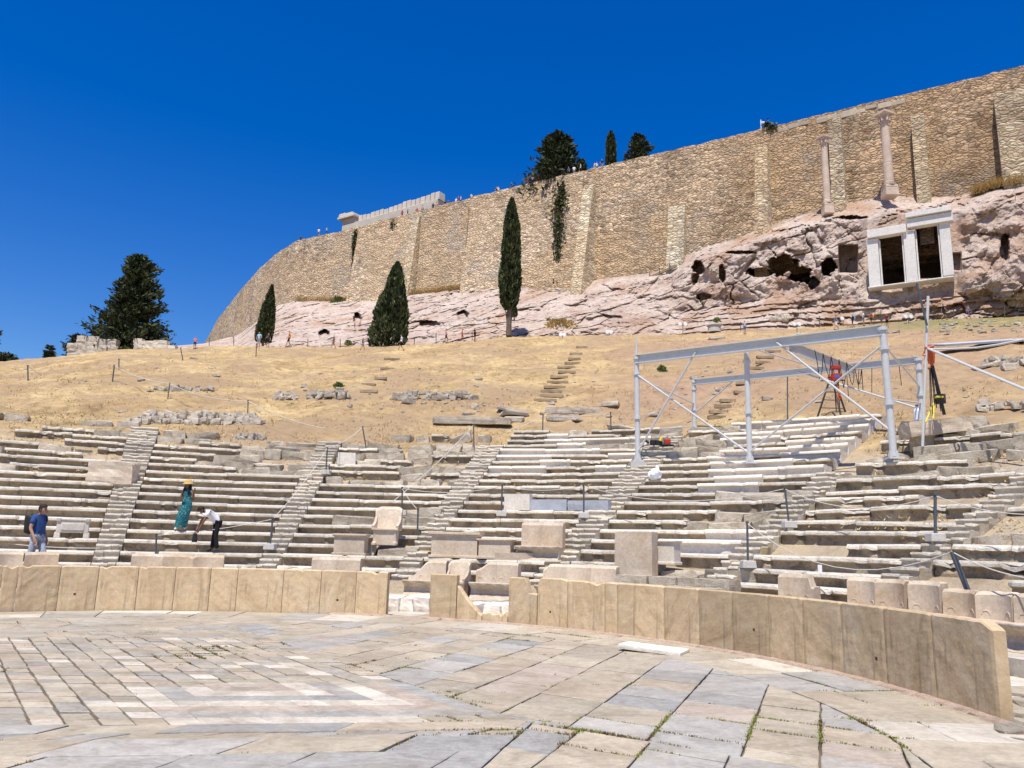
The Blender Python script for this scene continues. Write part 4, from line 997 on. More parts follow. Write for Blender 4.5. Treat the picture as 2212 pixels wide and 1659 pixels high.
# carved white box with feet
def carved_box():
    ph, k = rowhit(154, 1161); k = round(k); root = empty('carved_altar', pol(ph, rl(k) + .3, zl(k))); root.rotation_euler.z = -R(ph)
    props(root, 'small carved white marble table block on two feet, among the left rows', 'marble table')
    b = MB(); b.box((0, 0, .33), (.84, .42, .34)); b.box((0, -.215, .33), (.6, .03, .2)); b.build('body', M['capstone'], root, bevel=.03, seg=2)
    l = MB(); l.box((0, 0, .53), (.8, .45, .07)); l.box((-.38, 0, .53), (.13, .48, .11)); l.box((.38, 0, .53), (.13, .48, .11)); l.build('lid', M['capstone'], root, bevel=.025, seg=2)
    for sx in (-1, 1): f = MB(); f.box((sx * .38, 0, .09), (.17, .46, .18), taper=.9); f.build('foot', M['capstone'], root, bevel=.02)
carved_box()
# upper double throne
ph, k = rowhit(1150, 1212); k = round(k); a = phx(1110, rl(k)); b_ = phx(1198, rl(k))
throne((a + b_) / 2, rl(k) + .62, zl(k) - .02, 2, 'twin marble throne with black stained seat set among the rows', R(b_ - a) * (rl(k) + .6) / 2, 1.12)
# ================================================================== LOOSE STONES, STONE PILES, LOW WALLS ON THE SLOPE
M['slopestone'] = stone('slope_stone', [(.40, .335, .25), (.58, .51, .41), (.72, .66, .56)], 2.2, dark=(.19, .155, .115), darkat=(.58, .72), bs=.9, bd=.05)
STN_ = [hull_obj('loose_stone', M['slopestone'], 1, rnd.uniform(.6, .9), rnd.uniform(.45, .7), 8, .4) for _ in range(12)]
def stone_at(x, y, wpx, hk=1.0, label=None, group='stones scattered on the dry slope', sink=.12):
    p = onsurf(x, y, 26)
    if p is None: return
    s = wpx * p.y / F; o = bpy.data.objects.new('loose_stone', rnd.choice(STN_)); COL.objects.link(o)
    o.location = (p.x, p.y, p.z - sink * s * hk); o.scale = (s, s, s * hk); o.rotation_euler = (rnd.gauss(0, .1), rnd.gauss(0, .1), rnd.gauss(0, .5))
    props(o, label or 'small pale stone lying on the dry grass slope', 'stone', group if not label else None); return o
BIG = [(883, 872, 34, .55, 'flat pale block on the slope below the short stone wall'), (855, 862, 12, .8, None), (756, 880, 12, .9, None), (915, 872, 12, .8, None), (1003, 880, 14, .5, None), (1025, 882, 20, .9, 'grey block tilted on another block, above the middle rows'), (1011, 896, 28, .6, 'low grey block under the tilted one above the middle rows'), (1319, 878, 40, .45, 'broad pale stone slab right of the hillside steps'), (1092, 886, 40, .5, 'pale slab on top of the stacked slabs above the middle rows'), (1110, 897, 58, .3, 'long upper slab of the stack above the middle rows'), (1110, 908, 46, .55, 'thick dark slab at the bottom of the stack above the middle rows'), (418, 776, 16, .6, 'brown stone on the upper left slope near the pink-topped walker'), (290, 960, 20, .5, None), (1548, 734, 36, .4, 'wide flat boulder on the upper slope left of the right-hand steps'), (1578, 805, 14, .7, None), (1725, 722, 10, .6, None), (1250, 910, 30, .3, None), (1345, 928, 60, .25, 'flat white slab beside the gantry plinth'), (1412, 900, 26, .6, None), (1455, 945, 40, .6, None), (2180, 798, 34, .75, 'round grey boulder near the right frame edge'), (2120, 795, 42, .35, 'low grey boulder left of the round boulder'), (1930, 718, 26, .3, None), (1455, 935, 44, .6, None)]
for x, y, wp, hk, lab in BIG: stone_at(x, y, wp, hk, lab)
for _ in range(190):
    x = rnd.uniform(20, 2200) if rnd.random() < .4 else rnd.gauss(1300, 420); y = rnd.uniform(790, 915); stone_at(x, y, rnd.uniform(3.5, 8) * (1 + (x > 1350) * .3) * (1 + 1.2 * (rnd.random() < .12)), .6)
for _ in range(45): stone_at(rnd.uniform(2030, 2212), rnd.gauss(705, 9), rnd.uniform(6, 15), .5)
def stonewall(name, x0, x1, ytop, ybot, label, cat, size=9, gap=.1, layers=None):
    """dry stone heap as ONE thing: many small boulders in one mesh following the slope"""
    xm = (x0 + x1) / 2; c = onsurf(xm, ybot, 26)
    if c is None: return
    mb = MB(); s = c.y / F; rows = layers or max(1, round((ybot - ytop) / (size * .62)))
    for r_ in range(rows):
        y = ybot - (ybot - ytop) * r_ / rows; x = x0 + rnd.uniform(0, size)
        f0 = 1 - .25 * r_ / max(1, rows)
        while x < x1:
            w_ = size * rnd.uniform(.6, 1.7)
            edge = min(1, min(x - x0, x1 - x) / (.18 * (x1 - x0)) + .35)
            if r_ / max(1, rows) < edge and rnd.random() > gap:
                p = at(x + w_ / 2, y, c.y) ; g = onsurf(x + w_ / 2, ybot, 26) or c
                q = Vector((p.x * g.y / c.y, g.y + .12 * r_ + rnd.uniform(-.08, .08), g.z + (ybot - y) * s * .95))
                vs, fs = hull_mesh(w_ * s * 1.15, w_ * s * .9, w_ * s * rnd.uniform(.5, .85), 6, .5)
                a = rnd.gauss(0, .35); ca, sa = math.cos(a), math.sin(a); tl = rnd.gauss(0, .2)
                mb.add([(q.x - c.x + vx * ca - vy * sa, q.y - c.y + vx * sa + vy * ca, q.z - c.z + vz + vx * tl - .04) for vx, vy, vz in vs], fs)
            x += w_
    o = mb.build(name, M['slopestone'], None, c); props(o, label, cat); return o
stonewall('dry_stone_wall', 268, 560, 885, 916, 'long dry stone retaining wall above the left seat rows', 'stone wall', 11)
stonewall('dry_stone_wall', 312, 455, 833, 845, 'low line of stones across the left slope', 'stone wall', 9)
stonewall('stone_heap', 584, 636, 845, 864, 'small heap of white stones on the slope left of the bigger heap', 'stone heap', 8, 0, 4)
stonewall('stone_heap', 660, 742, 838, 862, 'heap of grey stones beside the mound with the green bush', 'stone heap', 10)
stonewall('dry_stone_wall', 838, 1026, 842, 864, 'short dry stone wall on the middle slope left of the steps', 'stone wall', 9)
stonewall('stone_heap', 500, 560, 935, 950, 'rubble heap behind the upper rows left of the middle', 'stone heap', 9)
stonewall('stone_heap', 2105, 2230, 862, 888, 'heap of grey rubble above the right-hand rows', 'stone heap', 14, .15)
stonewall('stone_heap', 1660, 1700, 672, 692, 'pile of dark stones under the rock left of the spotlights', 'stone heap', 9)
stonewall('dry_stone_wall', 2120, 2240, 765, 790, 'dark retaining wall with flat capping at the right edge', 'stone wall', 14, .0)
# ruin of pale rock blocks at the left crest, with boulders
def crestruin():
    for x0, x1, ytop, ybot, Y, lab in ((150, 268, 735, 770, 93, 'broad pale ruined wall of big blocks below the large conifer'), (292, 366, 741, 757, 93.5, 'low pale line of blocks right of the broad ruined wall')):
        c = at((x0 + x1) / 2, ybot, Y); mb = MB(); s = Y / F; x = x0
        while x < x1:
            w_ = rnd.uniform(14, 30); y = ybot
            f = math.sin(math.pi * min(.9, max(.12, (x + w_ / 2 - x0) / (x1 - x0) * .8 + .15)))
            top_ = ybot - (ybot - ytop) * f
            while y > top_ - 4:
                h_ = rnd.uniform(8, 14); p = at(x + w_ / 2, y, Y + rnd.uniform(-.1, .2)); vs, fs = boulder_mesh(w_ * s * 1.1, 1.0, h_ * s * 1.25, 3, .09, rnd.random() * 60, .75)
                mb.add([(p.x - c.x + a, p.y - c.y + b, p.z - c.z + q - .15) for a, b, q in vs], fs); y -= h_
            x += w_
        props(mb.build('ruined_wall', M['slopestone'], None, c), lab, 'ruined wall')
crestruin()
# steps cut in the slope
M['plank'] = stone('slope_step', [(.26, .18, .11), (.36, .27, .17), (.48, .38, .26)], 2.4, bs=.6, bd=.03)
def slope_steps(pts, n, wid, label):
    for i in range(n):
        t = i / (n - 1); x = interp(t, [(a, b) for a, b, c, d in pts]); y = interp(t, [(a, c) for a, b, c, d in pts]); wpx = interp(t, [(a, d) for a, b, c, d in pts])
        p = onsurf(x, y, 26)
        if not p: continue
        w_ = wpx * p.y / F; mb = MB(); mb.add(*hull_mesh(w_ * rnd.uniform(.75, 1.05), .24, .17, 6, .10))
        o = mb.build('slope_step', M['plank'], None, (p.x + rnd.gauss(0, .12), p.y, p.z + .0), rnd.gauss(0, .06)); props(o, label, 'step', label + ', all of one flight')
slope_steps([(0, 1180, 868, 52), (.3, 1200, 836, 46), (.6, 1228, 800, 40), (.85, 1246, 775, 34), (1, 1258, 752, 30)], 12, 3, 'worn step of the stairs climbing the middle of the slope')
slope_steps([(0, 1540, 905, 50), (.3, 1580, 866, 46), (.55, 1628, 810, 40), (1, 1680, 750, 36)], 12, 3, 'dark step of the stairs climbing the slope behind the gantry')
slope_steps([(0, 795, 848, 40), (.5, 822, 820, 36), (1, 846, 778, 34)], 5, 2, 'plank step on the slope below the dark broad cypress')
# long slabs lying above the rows
for x0, x1, y, lab in ((935, 1105, 915, 'long dark slab lying above the third wedge of seats'), (1178, 1300, 893, 'long dark ledge block at the foot of the slope stairs'), (1180, 1250, 908, 'short ledge block under the long ledge block'), (1990, 2090, 934, None)):
    if lab is None: continue
    p = onsurf((x0 + x1) / 2, y, 26); w_ = (x1 - x0) * p.y / F; mb = MB(); mb.add(*boulder_mesh(w_, .7, .34, 6, .05, rnd.random() * 50, .92)); props(mb.build('ledge_block', M['rubble'], None, (p.x, p.y, p.z - .05), -.05), lab, 'stone block')

# debris beyond the end of the barrier
for i, (x, y, wp, hk) in enumerate(((2166, 1470, 36, .5), (2190, 1500, 44, .5), (2160, 1520, 40, .55), (2196, 1545, 50, .6), (2178, 1580, 64, .6), (2206, 1600, 60, .5), (2172, 1440, 30, .4), (2202, 1455, 36, .4), (2215, 1520, 50, .5), (2220, 1570, 60, .5))):
    p = onz(x, y, .0); s = wp * p.y / F; o = bpy.data.objects.new('debris_block', RUB[i % len(RUB)]); COL.objects.link(o); o.location = (p.x, p.y, -.1); o.scale = (s * .9, s * 1.1, s * hk * 2); o.rotation_euler = (rnd.gauss(0, .1), rnd.gauss(0, .1), rnd.gauss(0, .6)); props(o, 'rough grey block in the debris beyond the end barrier slab', 'stone', 'debris beyond the end of the barrier')
# lifted paving slab near the right barrier
p = onz(1412, 1400, .05); mb = MB(); mb.add(*boulder_mesh(1.05, .62, .055, 5, .012, 4.4, .98)); o = mb.build('loose_paving_slab', M['capstone'], None, (p.x, p.y, .02), -.38); o.rotation_euler = (.0, .06, -.45); props(o, 'white paving slab lifted above a dark hole near the right barrier', 'paving slab')
# ================================================================== MONUMENT, COLUMNS, TEMPLE RUIN
M['pillar'] = stone('monument_marble', [(.66, .63, .58), (.74, .71, .66), (.79, .76, .71)], .8, bs=.2, bd=.02, rm=(.97, 1.03), dark=(.42, .33, .24), darkat=(.64, .8))
M['colstone'] = stone('column_stone', [(.50, .38, .29), (.60, .47, .37), (.67, .55, .45)], 1.0, bs=.4, bd=.03, rm=(.95, 1.03))
WD = (WPV[1] - WPV[4]).normalized(); WNr = Vector((WD.y, -WD.x)); WNr = WNr if WNr.y < 0 else -WNr
def onplane(x, y, p0):                      # pixel -> vertical plane through p0 parallel to the wall
    d = ray(x, y); t = (p0.x * WNr.x + p0.y * WNr.y) / (d.x * WNr.x + d.y * WNr.y)
    return Vector((d.x * t, d.y * t, EYE + d.z * t))
_s = walls_at(1970); P0 = at(1970, 600, wallY(1970) - 7.2); mon = empty('cave_monument', onplane(1970, 612, P0)); mon.rotation_euler.z = math.atan2(WD.y, WD.x)
props(mon, 'white marble pillared doorway framing two dark openings in the rock', 'monument')
MI = mon.matrix_basis.copy(); MI = (Matrix.Translation(mon.location) @ Matrix.Rotation(mon.rotation_euler.z, 4, 'Z')).inverted()
def mpt(x, y): return MI @ onplane(x, y, P0)
def mblock(name, x0, x1, y0, y1, y2=None, d0=-.3, d1=.3, mat='pillar'):
    """block between photo columns; y0 top, y1 bottom (level blocks: heights come from the left edge)"""
    a, b = mpt(x0, y1), mpt(x1, y1); zt, zb = mpt(x0, y0).z, a.z
    mb = MB(); mb.box(((a.x + b.x) / 2, (d0 + d1) / 2, (zt + zb) / 2), (abs(b.x - a.x), d1 - d0, zt - zb))
    return mb.build(name, M[mat], mon, bevel=.04, seg=2)
mblock('pillar', 1879, 1904, 519, 622); mblock('pillar', 1959, 1984, 502, 610); mblock('pillar', 2038, 2062, 478, 598)
mblock('door_jamb', 1904.5, 1908, 519, 616, d0=-.1, d1=.2); mblock('door_jamb', 1955, 1958.5, 505, 612, d0=-.1, d1=.2); mblock('door_jamb', 1984.5, 1988, 498, 606, d0=-.1, d1=.2); mblock('door_jamb', 2034, 2037.5, 480, 600, d0=-.1, d1=.2)
mblock('lintel', 1875, 1960.5, 501, 518.5, d0=-.56); mblock('lintel', 1961, 2061, 477, 496, d0=-.56); mblock('cornice', 1957, 2058, 466, 476.5, d0=-.8); mblock('threshold', 1876, 2063, 622.5, 625.5, d0=-.45, d1=1.0)
def monument_column(x, xt, yb, yt, ycap, rpx, label):
    p = at(x, yb, wallY(x) - 3.6); s = p.y / F; top = at(xt, yt, p.y).z; cap = at(xt, ycap, p.y).z
    root = empty('tall_column', p); props(root, label, 'column', 'columns above the cave'); h = cap - p.z; r = rpx * s / 2
    b = MB(); b.box((0, 0, -.2), (r * 2.9, r * 2.9, .95), taper=.94); b.box((0, 0, .42), (r * 2.7, r * 2.7, .34)); b.build('plinth', M['colstone'], root, bevel=.06)
    c = MB(); c.lathe([(r * 1.5, .6), (r * 1.55, .75), (r * 1.2, .85), (r * 1.25, .95), (r * 1.02, 1.05), (r * 1.03, h * .4), (r * .97, h * .405), (r * 1.0, h * .43), (r * .93, h * .75), (r * .85, h - .2), (r * .95, h - .12), (r * .9, h)], n=20); c.build('shaft', M['colstone'], root, smooth=False)
    k = MB(); H_ = top - cap; k.lathe([(r * .9, h), (r * 1.0, h + H_ * .3), (r * 1.25, h + H_ * .7), (r * 1.5, h + H_ * .82)], n=12); k.box((0, 0, h + H_ * .91), (r * 3.1, r * 3.1, H_ * .18), rz=.4)
    for a in range(8):
        q = a * math.pi / 4; k.box((math.cos(q) * r * 1.15, math.sin(q) * r * 1.15, h + H_ * .5), (r * .35, r * .5, H_ * .55), rz=q)
    k.build('capital', M['colstone'], root)
monument_column(1788, 1778, 452, 296, 315, 16, 'shorter weathered column with worn capital standing before the wall')
monument_column(1922, 1911, 414, 245, 270, 21, 'taller jointed column with broad square capital before the wall')
M['coltemple'] = stone('temple_marble', [(.58, .50, .40), (.66, .58, .48), (.72, .65, .55)], .6, bs=.4, bd=.05, rm=(.9, 1.05))
def temple():
    Y0, Y1 = 143.0, 130.0; a = at(738, 500, Y0); b = at(944, 452, Y1); root = empty('temple_ruin', (a.x, a.y, 50)); d = Vector((b.x - a.x, b.y - a.y)); L = d.length; rz = math.atan2(d.y, d.x); root.rotation_euler.z = rz
    props(root, 'pale marble temple ruin with toothed top course rising behind the fortress wall', 'temple')
    z0 = at(738, 504, Y0).z - 50; z1 = at(738, 487, Y0).z - 50; z2 = at(738, 475, Y0).z - 50; z3 = at(738, 462, Y0).z - 50; s = Y0 / F
    w_ = MB(); w_.box((L / 2, 1, z0 / 2), (L - 1.0, 1.6, z0)); w_.build('wall', M['capstone'], root)
    m = MB(); m.box((L / 2, 1, (z0 + z1) / 2), (L, 2.0, z1 - z0)); m.build('architrave', M['coltemple'], root, bevel=.05)
    m = MB(); m.box((1.6, 1, (z1 + z2) / 2), (3.2, 1.9, z2 - z1)); m.build('frieze_block', M['colstone'], root, bevel=.05)
    m = MB(); m.box((1.3, 1, z2 + .25), (4.4, 3.0, .5)); m.box((1.0, 1, z2 + .75), (3.6, 2.6, .5)); m.box((-.2, 1, z2 + 1.15), (1.6, 2.0, .4)); m.build('cornice', M['coltemple'], root, bevel=.06)
    x = 4.0
    while x < L - .4:
        w1 = rnd.uniform(.95, 1.25); m = MB(); hh = (z2 - z1) * rnd.uniform(.82, 1.05) * (1.0 if x < L * .62 else 1.28); m.box((x + w1 / 2, 1, z1 + hh / 2), (w1 - .14, 1.7, hh), taper=.94); m.build('triglyph_block', M['coltemple'], root, bevel=.06); x += w1
temple()
# ================================================================== TREES AND BUSHES
def leafmat(name, c0, c1, rough=.8):
    m, nt, b = newmat(name); a = N(nt, 'ShaderNodeAttribute', attribute_name='Col'); sep = N(nt, 'ShaderNodeSeparateColor'); nt.links.new(a.outputs['Color'], sep.inputs[0])
    nt.links.new(mixc(nt, c0, c1, sep.outputs[0]), b.inputs['Base Color']); b.inputs['Roughness'].default_value = rough; return m
M['cypress'] = leafmat('cypress_foliage', (.014, .024, .008), (.10, .12, .040)); M['conifer'] = leafmat('conifer_foliage', (.012, .022, .009), (.09, .11, .042))
M['bush'] = leafmat('bush_foliage', (.04, .07, .012), (.17, .22, .05)); M['ivy'] = leafmat('ivy_foliage', (.025, .035, .010), (.11, .12, .035)); M['straw'] = leafmat('dry_straw', (.30, .21, .09), (.62, .47, .22))
M['bark'] = stone('bark', [(.10, .075, .055), (.17, .13, .10), (.24, .19, .15)], 3, sc=(3, 3, .6), bs=.8, bd=.05)
def leaf(mb, p, d, s, cl, w_=.5):
    t = d.normalized(); u = t.cross(Vector((rnd.gauss(0, 1), rnd.gauss(0, 1), rnd.gauss(0, 1)))).normalized()
    mb.add([p - t * s * .5, p + u * s * w_ * .5, p + t * s * .6, p - u * s * w_ * .5], [(0, 1, 2, 3)]); mb.c.append((cl, cl, cl))
def cypress(x, yt, yb, ycrown, prof, Y, n, label, lean=0, size=.34, matn='cypress', base=None):
    p = base or at(x, yb, Y); s = Y / F; top = at(x, yt, Y).z - p.z; z0 = at(x, ycrown, Y).z - p.z
    root = empty('cypress_tree', p); props(root, label, 'cypress tree')
    t = MB(); t.tube([(0, 0, -.4), (0, 0, z0 * .5), (lean * .3, 0, top * .5), (lean * .8, 0, top * .9)], [max(.16, top * .022), top * .018, top * .012, .02], 7)
    if z0 > 1:
        for q in (-1, 1): t.tube([(q * .12, 0, .1), (q * .25, .1, z0 * .6), (q * .5, 0, z0 * 1.15)], [.12, .08, .04], 6)
    t.build('trunk', M['bark'], root); c = MB(); c.c = []
    for _ in range(n):
        f = rnd.random() ** .9; rad = interp(f, prof) * s; a = rnd.random() * 6.283
        clump = 1 + .22 * nz(math.cos(a) * 1.6 + 7, math.sin(a) * 1.6, f * top * .55) + .10 * nz(math.cos(a) * 4, math.sin(a) * 4, f * top * 1.6)
        rr = rad * clump * (1 - abs(rnd.gauss(0, .22))); z = lerp(z0, top, f); rr = max(0, rr)
        q = Vector((lean * f + math.cos(a) * rr, math.sin(a) * rr, z)); d = Vector((math.cos(a) * .45, math.sin(a) * .45, 1.0)) + Vector((rnd.gauss(0, .3), rnd.gauss(0, .3), rnd.gauss(0, .3)))
        cl = min(1, max(0, .45 + 1.1 * nz(math.cos(a) * 3 + 3, math.sin(a) * 3, z * 1.2) + rnd.gauss(0, .2))); leaf(c, q, d, size * rnd.uniform(.7, 1.5), cl, .45)
    c.build('crown', M[matn], root); return root
cypress(1099, 430, 718, 668, [(0, 10), (.06, 19), (.2, 24), (.5, 22.5), (.75, 19), (.92, 10), (1, 1)], 84.5, 9000, 'tall slender cypress with bare lower trunk in front of the rock', size=.36)
cypress(836, 568, 750, 748, [(0, 38), (.12, 42), (.35, 37), (.6, 27), (.8, 18), (.93, 10), (1, 1)], 85.5, 9000, 'broad dark cone shaped cypress growing beside the path', lean=.7, size=.38)
cypress(568, 617, 742, 738, [(0, 17), (.2, 19), (.5, 15), (.8, 8), (1, .5)], 89.5, 4200, 'narrow small cypress at the left end of the rock', lean=.5, size=.36)
cypress(1111, 657, 686, 684, [(0, 6), (.3, 7), (.7, 4), (1, 0)], 90, 500, 'tiny cypress behind the trunk of the tall slender cypress', size=.25)
cypress(1320, 286, 365, 362, [(0, 10), (.2, 11.5), (.6, 10.5), (.85, 7), (1, 1)], 108, 3000, 'slim column cypress on top of the fortress wall', size=.5)
def conifer(x, yt, yb, prof, Y, levels, label, size=.5, per=44, name='pine_tree', base=None, matn='conifer'):
    p = base or at(x, yb, Y); s = Y / F; top = at(x, yt, Y).z - p.z; root = empty(name, p); props(root, label, 'conifer tree')
    t = MB(); t.tube([(0, 0, -.5), (0, 0, top * .5), (0, 0, top * .97)], [top * .032, top * .02, .03], 8); c = MB(); c.c = []
    for l in range(levels):
        f = (l + rnd.random() * .6) / levels; L0, R0 = interp(f, [(a, b) for a, b, q in prof]) * s, interp(f, [(a, q) for a, b, q in prof]) * s
        nb_ = rnd.randint(5, 8); a0 = rnd.random() * 6.28
        for b in range(nb_):
            a = a0 + b * 6.283 / nb_ + rnd.gauss(0, .2); ext = lerp(L0, R0, .5 + .5 * math.cos(a)) * rnd.uniform(.62, 1.12); z = top * f; droop = -.10 + .25 * rnd.random() - .12 * (1 - f)
            e = Vector((math.cos(a) * ext, math.sin(a) * ext, z + droop * ext + .05 * top * (1 - f) * .5)); o = Vector((0, 0, z * .97)); mid = o.lerp(e, .55) + Vector((0, 0, -.05 * ext))
            t.tube([o, mid, e], [max(.04, .012 * top * (1 - f)), .04, .015], 4, cap=False)
            for k in range(int(per * (.4 + ext / (max(R0, L0, .1)) * .6))):
                u = rnd.random() ** .6; q = o.lerp(mid, u * 2) if u < .5 else mid.lerp(e, u * 2 - 1); sp = (.10 + .16 * math.sin(math.pi * min(1, u * .9))) * ext
                q = q + Vector((rnd.gauss(0, sp * .7), rnd.gauss(0, sp * .7), rnd.gauss(0, sp * .42) + .1)); d = (e - o).normalized() * .7 + Vector((rnd.gauss(0, .4), rnd.gauss(0, .4), rnd.gauss(.25, .4)))
                leaf(c, q, d, size * rnd.uniform(.6, 1.4), min(1, max(0, .4 + rnd.gauss(0, .22) + .7 * nz(q.x * .8, q.y * .8, q.z * .8))), .4)
    t.build('trunk', M['bark'], root); c.build('crown', M[matn], root); return root
conifer(274, 552, 758, [(0, 60, 80), (.06, 84, 90), (.2, 78, 80), (.38, 56, 66), (.55, 38, 62), (.72, 30, 46), (.85, 22, 44), (.94, 18, 30), (1, 3, 4)], 97, 30, 'large ragged dark conifer on the left skyline', .62, 74)
conifer(166, 722, 770, [(0, 26, 30), (.4, 32, 30), (.8, 18, 22), (1, 4, 4)], 99, 9, 'low dark conifer bush left of the large conifer', .45, 40)
conifer(104, 746, 782, [(0, 10, 12), (.5, 11, 12), (1, 5, 4)], 100, 7, 'tiny dark conifer alone on the left skyline', .4, 26)
conifer(-28, 702, 765, [(0, 12, 12), (.5, 14, 22), (.85, 12, 18), (1, 3, 3)], 98, 10, 'dark tree half cut by the left photo edge', .45, 36)
conifer(10, 766, 790, [(0, 40, 40), (.5, 34, 36), (1, 10, 8)], 97, 6, 'flat dark shrub at the left end of the skyline', .45, 46)
def walltop(x): return wallY(x) + 4
b_ = at(1205, 420, walltop(1205)); conifer(1205, 292, 432, [(0, 84, 66), (.2, 86, 66), (.38, 70, 58), (.55, 54, 44), (.75, 44, 36), (.92, 36, 28), (1, 14, 10)], b_.y, 22, 'wide dark conifer on top of the fortress wall', .72, 72)
conifer(1254, 344, 395, [(0, 20, 26), (.5, 18, 20), (1, 4, 4)], b_.y - 1.5, 9, 'smaller conifer leaning out right of the wide one on the wall', .5, 34)
conifer(1378, 290, 360, [(0, 26, 10), (.3, 30, 22), (.55, 24, 34), (.8, 16, 18), (1, 6, 4)], walltop(1378), 12, 'open crowned conifer on the wall right of the slim cypress', .55, 36)
def bush(x, y, wpx, hpx, label, matn='bush', n=500, Y=None, fn=None, name='bush', size=.22):
    p = at(x, y, Y) if Y else onsurf(x, y, 26); s = p.y / F; root = empty(name, p); props(root, label, 'bush'); c = MB(); c.c = []
    for _ in range(n):
        a = rnd.random() * 6.283; u = rnd.random(); v = rnd.random(); r_ = (1 - (1 - u) ** 2 * .5) * (1 + .3 * nz(math.cos(a) * 2 + x, math.sin(a) * 2, v * 3)); th_ = v * 1.5
        q = Vector((math.cos(a) * math.cos(th_) * r_ * wpx * s / 2, math.sin(a) * math.cos(th_) * r_ * wpx * s / 2, math.sin(th_) * r_ * hpx * s * .95)); leaf(c, q, q + Vector((rnd.gauss(0, .3), rnd.gauss(0, .3), .5)), size * rnd.uniform(.6, 1.4), min(1, max(0, rnd.gauss(.5, .25))), .5)
    t = MB(); 
    for k in range(5): t.tube([(0, 0, -.1), (rnd.gauss(0, .12) * wpx * s, rnd.gauss(0, .12) * wpx * s, hpx * s * .6)], [.03, .012], 4)
    t.build('stems', M['bark'], root); c.build('foliage', M[matn], root)
def rockY(x, off=1.2): return wallY(x) - off
bush(732, 658, 40, 17, 'bright green bush at the foot of the wall on the left rock', n=600, Y=rockY(732, 2.5), size=.3)
bush(878, 622, 36, 34, 'dark green bush at the wall foot right of the broad cypress', 'ivy', 500, rockY(878, 2.0), size=.3)
bush(1205, 618, 44, 16, 'olive bush at the wall foot right of the tall cypress', 'ivy', 500, rockY(1205, 2.0), size=.3)
bush(1168, 616, 12, 20, 'thin upright dark bush left of the olive wall-foot bush', 'ivy', 160, rockY(1168, 1.8), size=.25)
bush(732, 836, 24, 9, 'low green bush on the mound beside the stone heap', n=260, size=.16); bush(1430, 803, 22, 12, 'small green weed tuft on the slope under the gantry beam', n=260, size=.16)
bush(1548, 695, 20, 9, 'small green bush beside the covered stone well', n=200, size=.2); bush(268, 760, 30, 12, 'low green bush before the ruined wall on the crest', 'ivy', 300, 92.2, size=.25)
bush(752, 745, 18, 10, 'small green shrub beside the path left of the broad cypress', n=200, Y=87, size=.2); bush(1210, 705, 70, 14, 'pale straw coloured shrub patch below the rock right of the tall cypress', 'straw', 700, 85.6, size=.3)
def ivy(pts, n, label, spread):
    s0 = walls_at(pts[0][0]); p, d = wallpt(s0); nn = wallnorm(s0); c = MB(); c.c = []; o = at(pts[0][0], pts[0][1], p.y - 1.6)
    for _ in range(n):
        t = rnd.random(); x = interp(t, [(a[2], a[0]) for a in pts]); y = interp(t, [(a[2], a[1]) for a in pts]); w_ = interp(t, [(a[2], a[3]) for a in pts])
        x += rnd.gauss(0, w_ * .4); y += rnd.gauss(0, 5); sx = walls_at(x); q0, _d = wallpt(sx); q = at(x, y, q0.y - .5); z = q.z
        out = batter(0, z) + spread * rnd.random() + (lerp(.4, 2.9, (52 - z) / 17) if 1020 < x < 1262 else .1)
        q = at(x, y, (q0 + wallnorm(sx) * out).y); leaf(c, q - o, Vector((rnd.gauss(0, .4), -.5, rnd.gauss(-.3, .5))), rnd.uniform(.25, .6), min(1, max(0, rnd.gauss(.45, .25))), .6)
    ob = c.build('climbing_plant', M['ivy'], None, o); props(ob, label, 'climbing plant')
ivy([(1215, 402, 0, 10), (1206, 445, .35, 22), (1206, 500, .7, 16), (1203, 560, 1, 10)], 900, 'thick green climber hanging down the wall right of the tall cypress', .9)
ivy([(768, 500, 0, 6), (762, 560, .5, 5), (757, 622, 1, 5)], 420, 'thin dark creeper streak down the left part of the wall', .4)
ivy([(848, 484, 0, 8), (848, 496, 1, 6)], 110, 'small plant hanging from the wall top below the temple ruin', .5)
ivy([(1650, 268, 0, 10), (1672, 276, 1, 14)], 140, 'dark plant on the wall top left of the pale coping stones', .5)
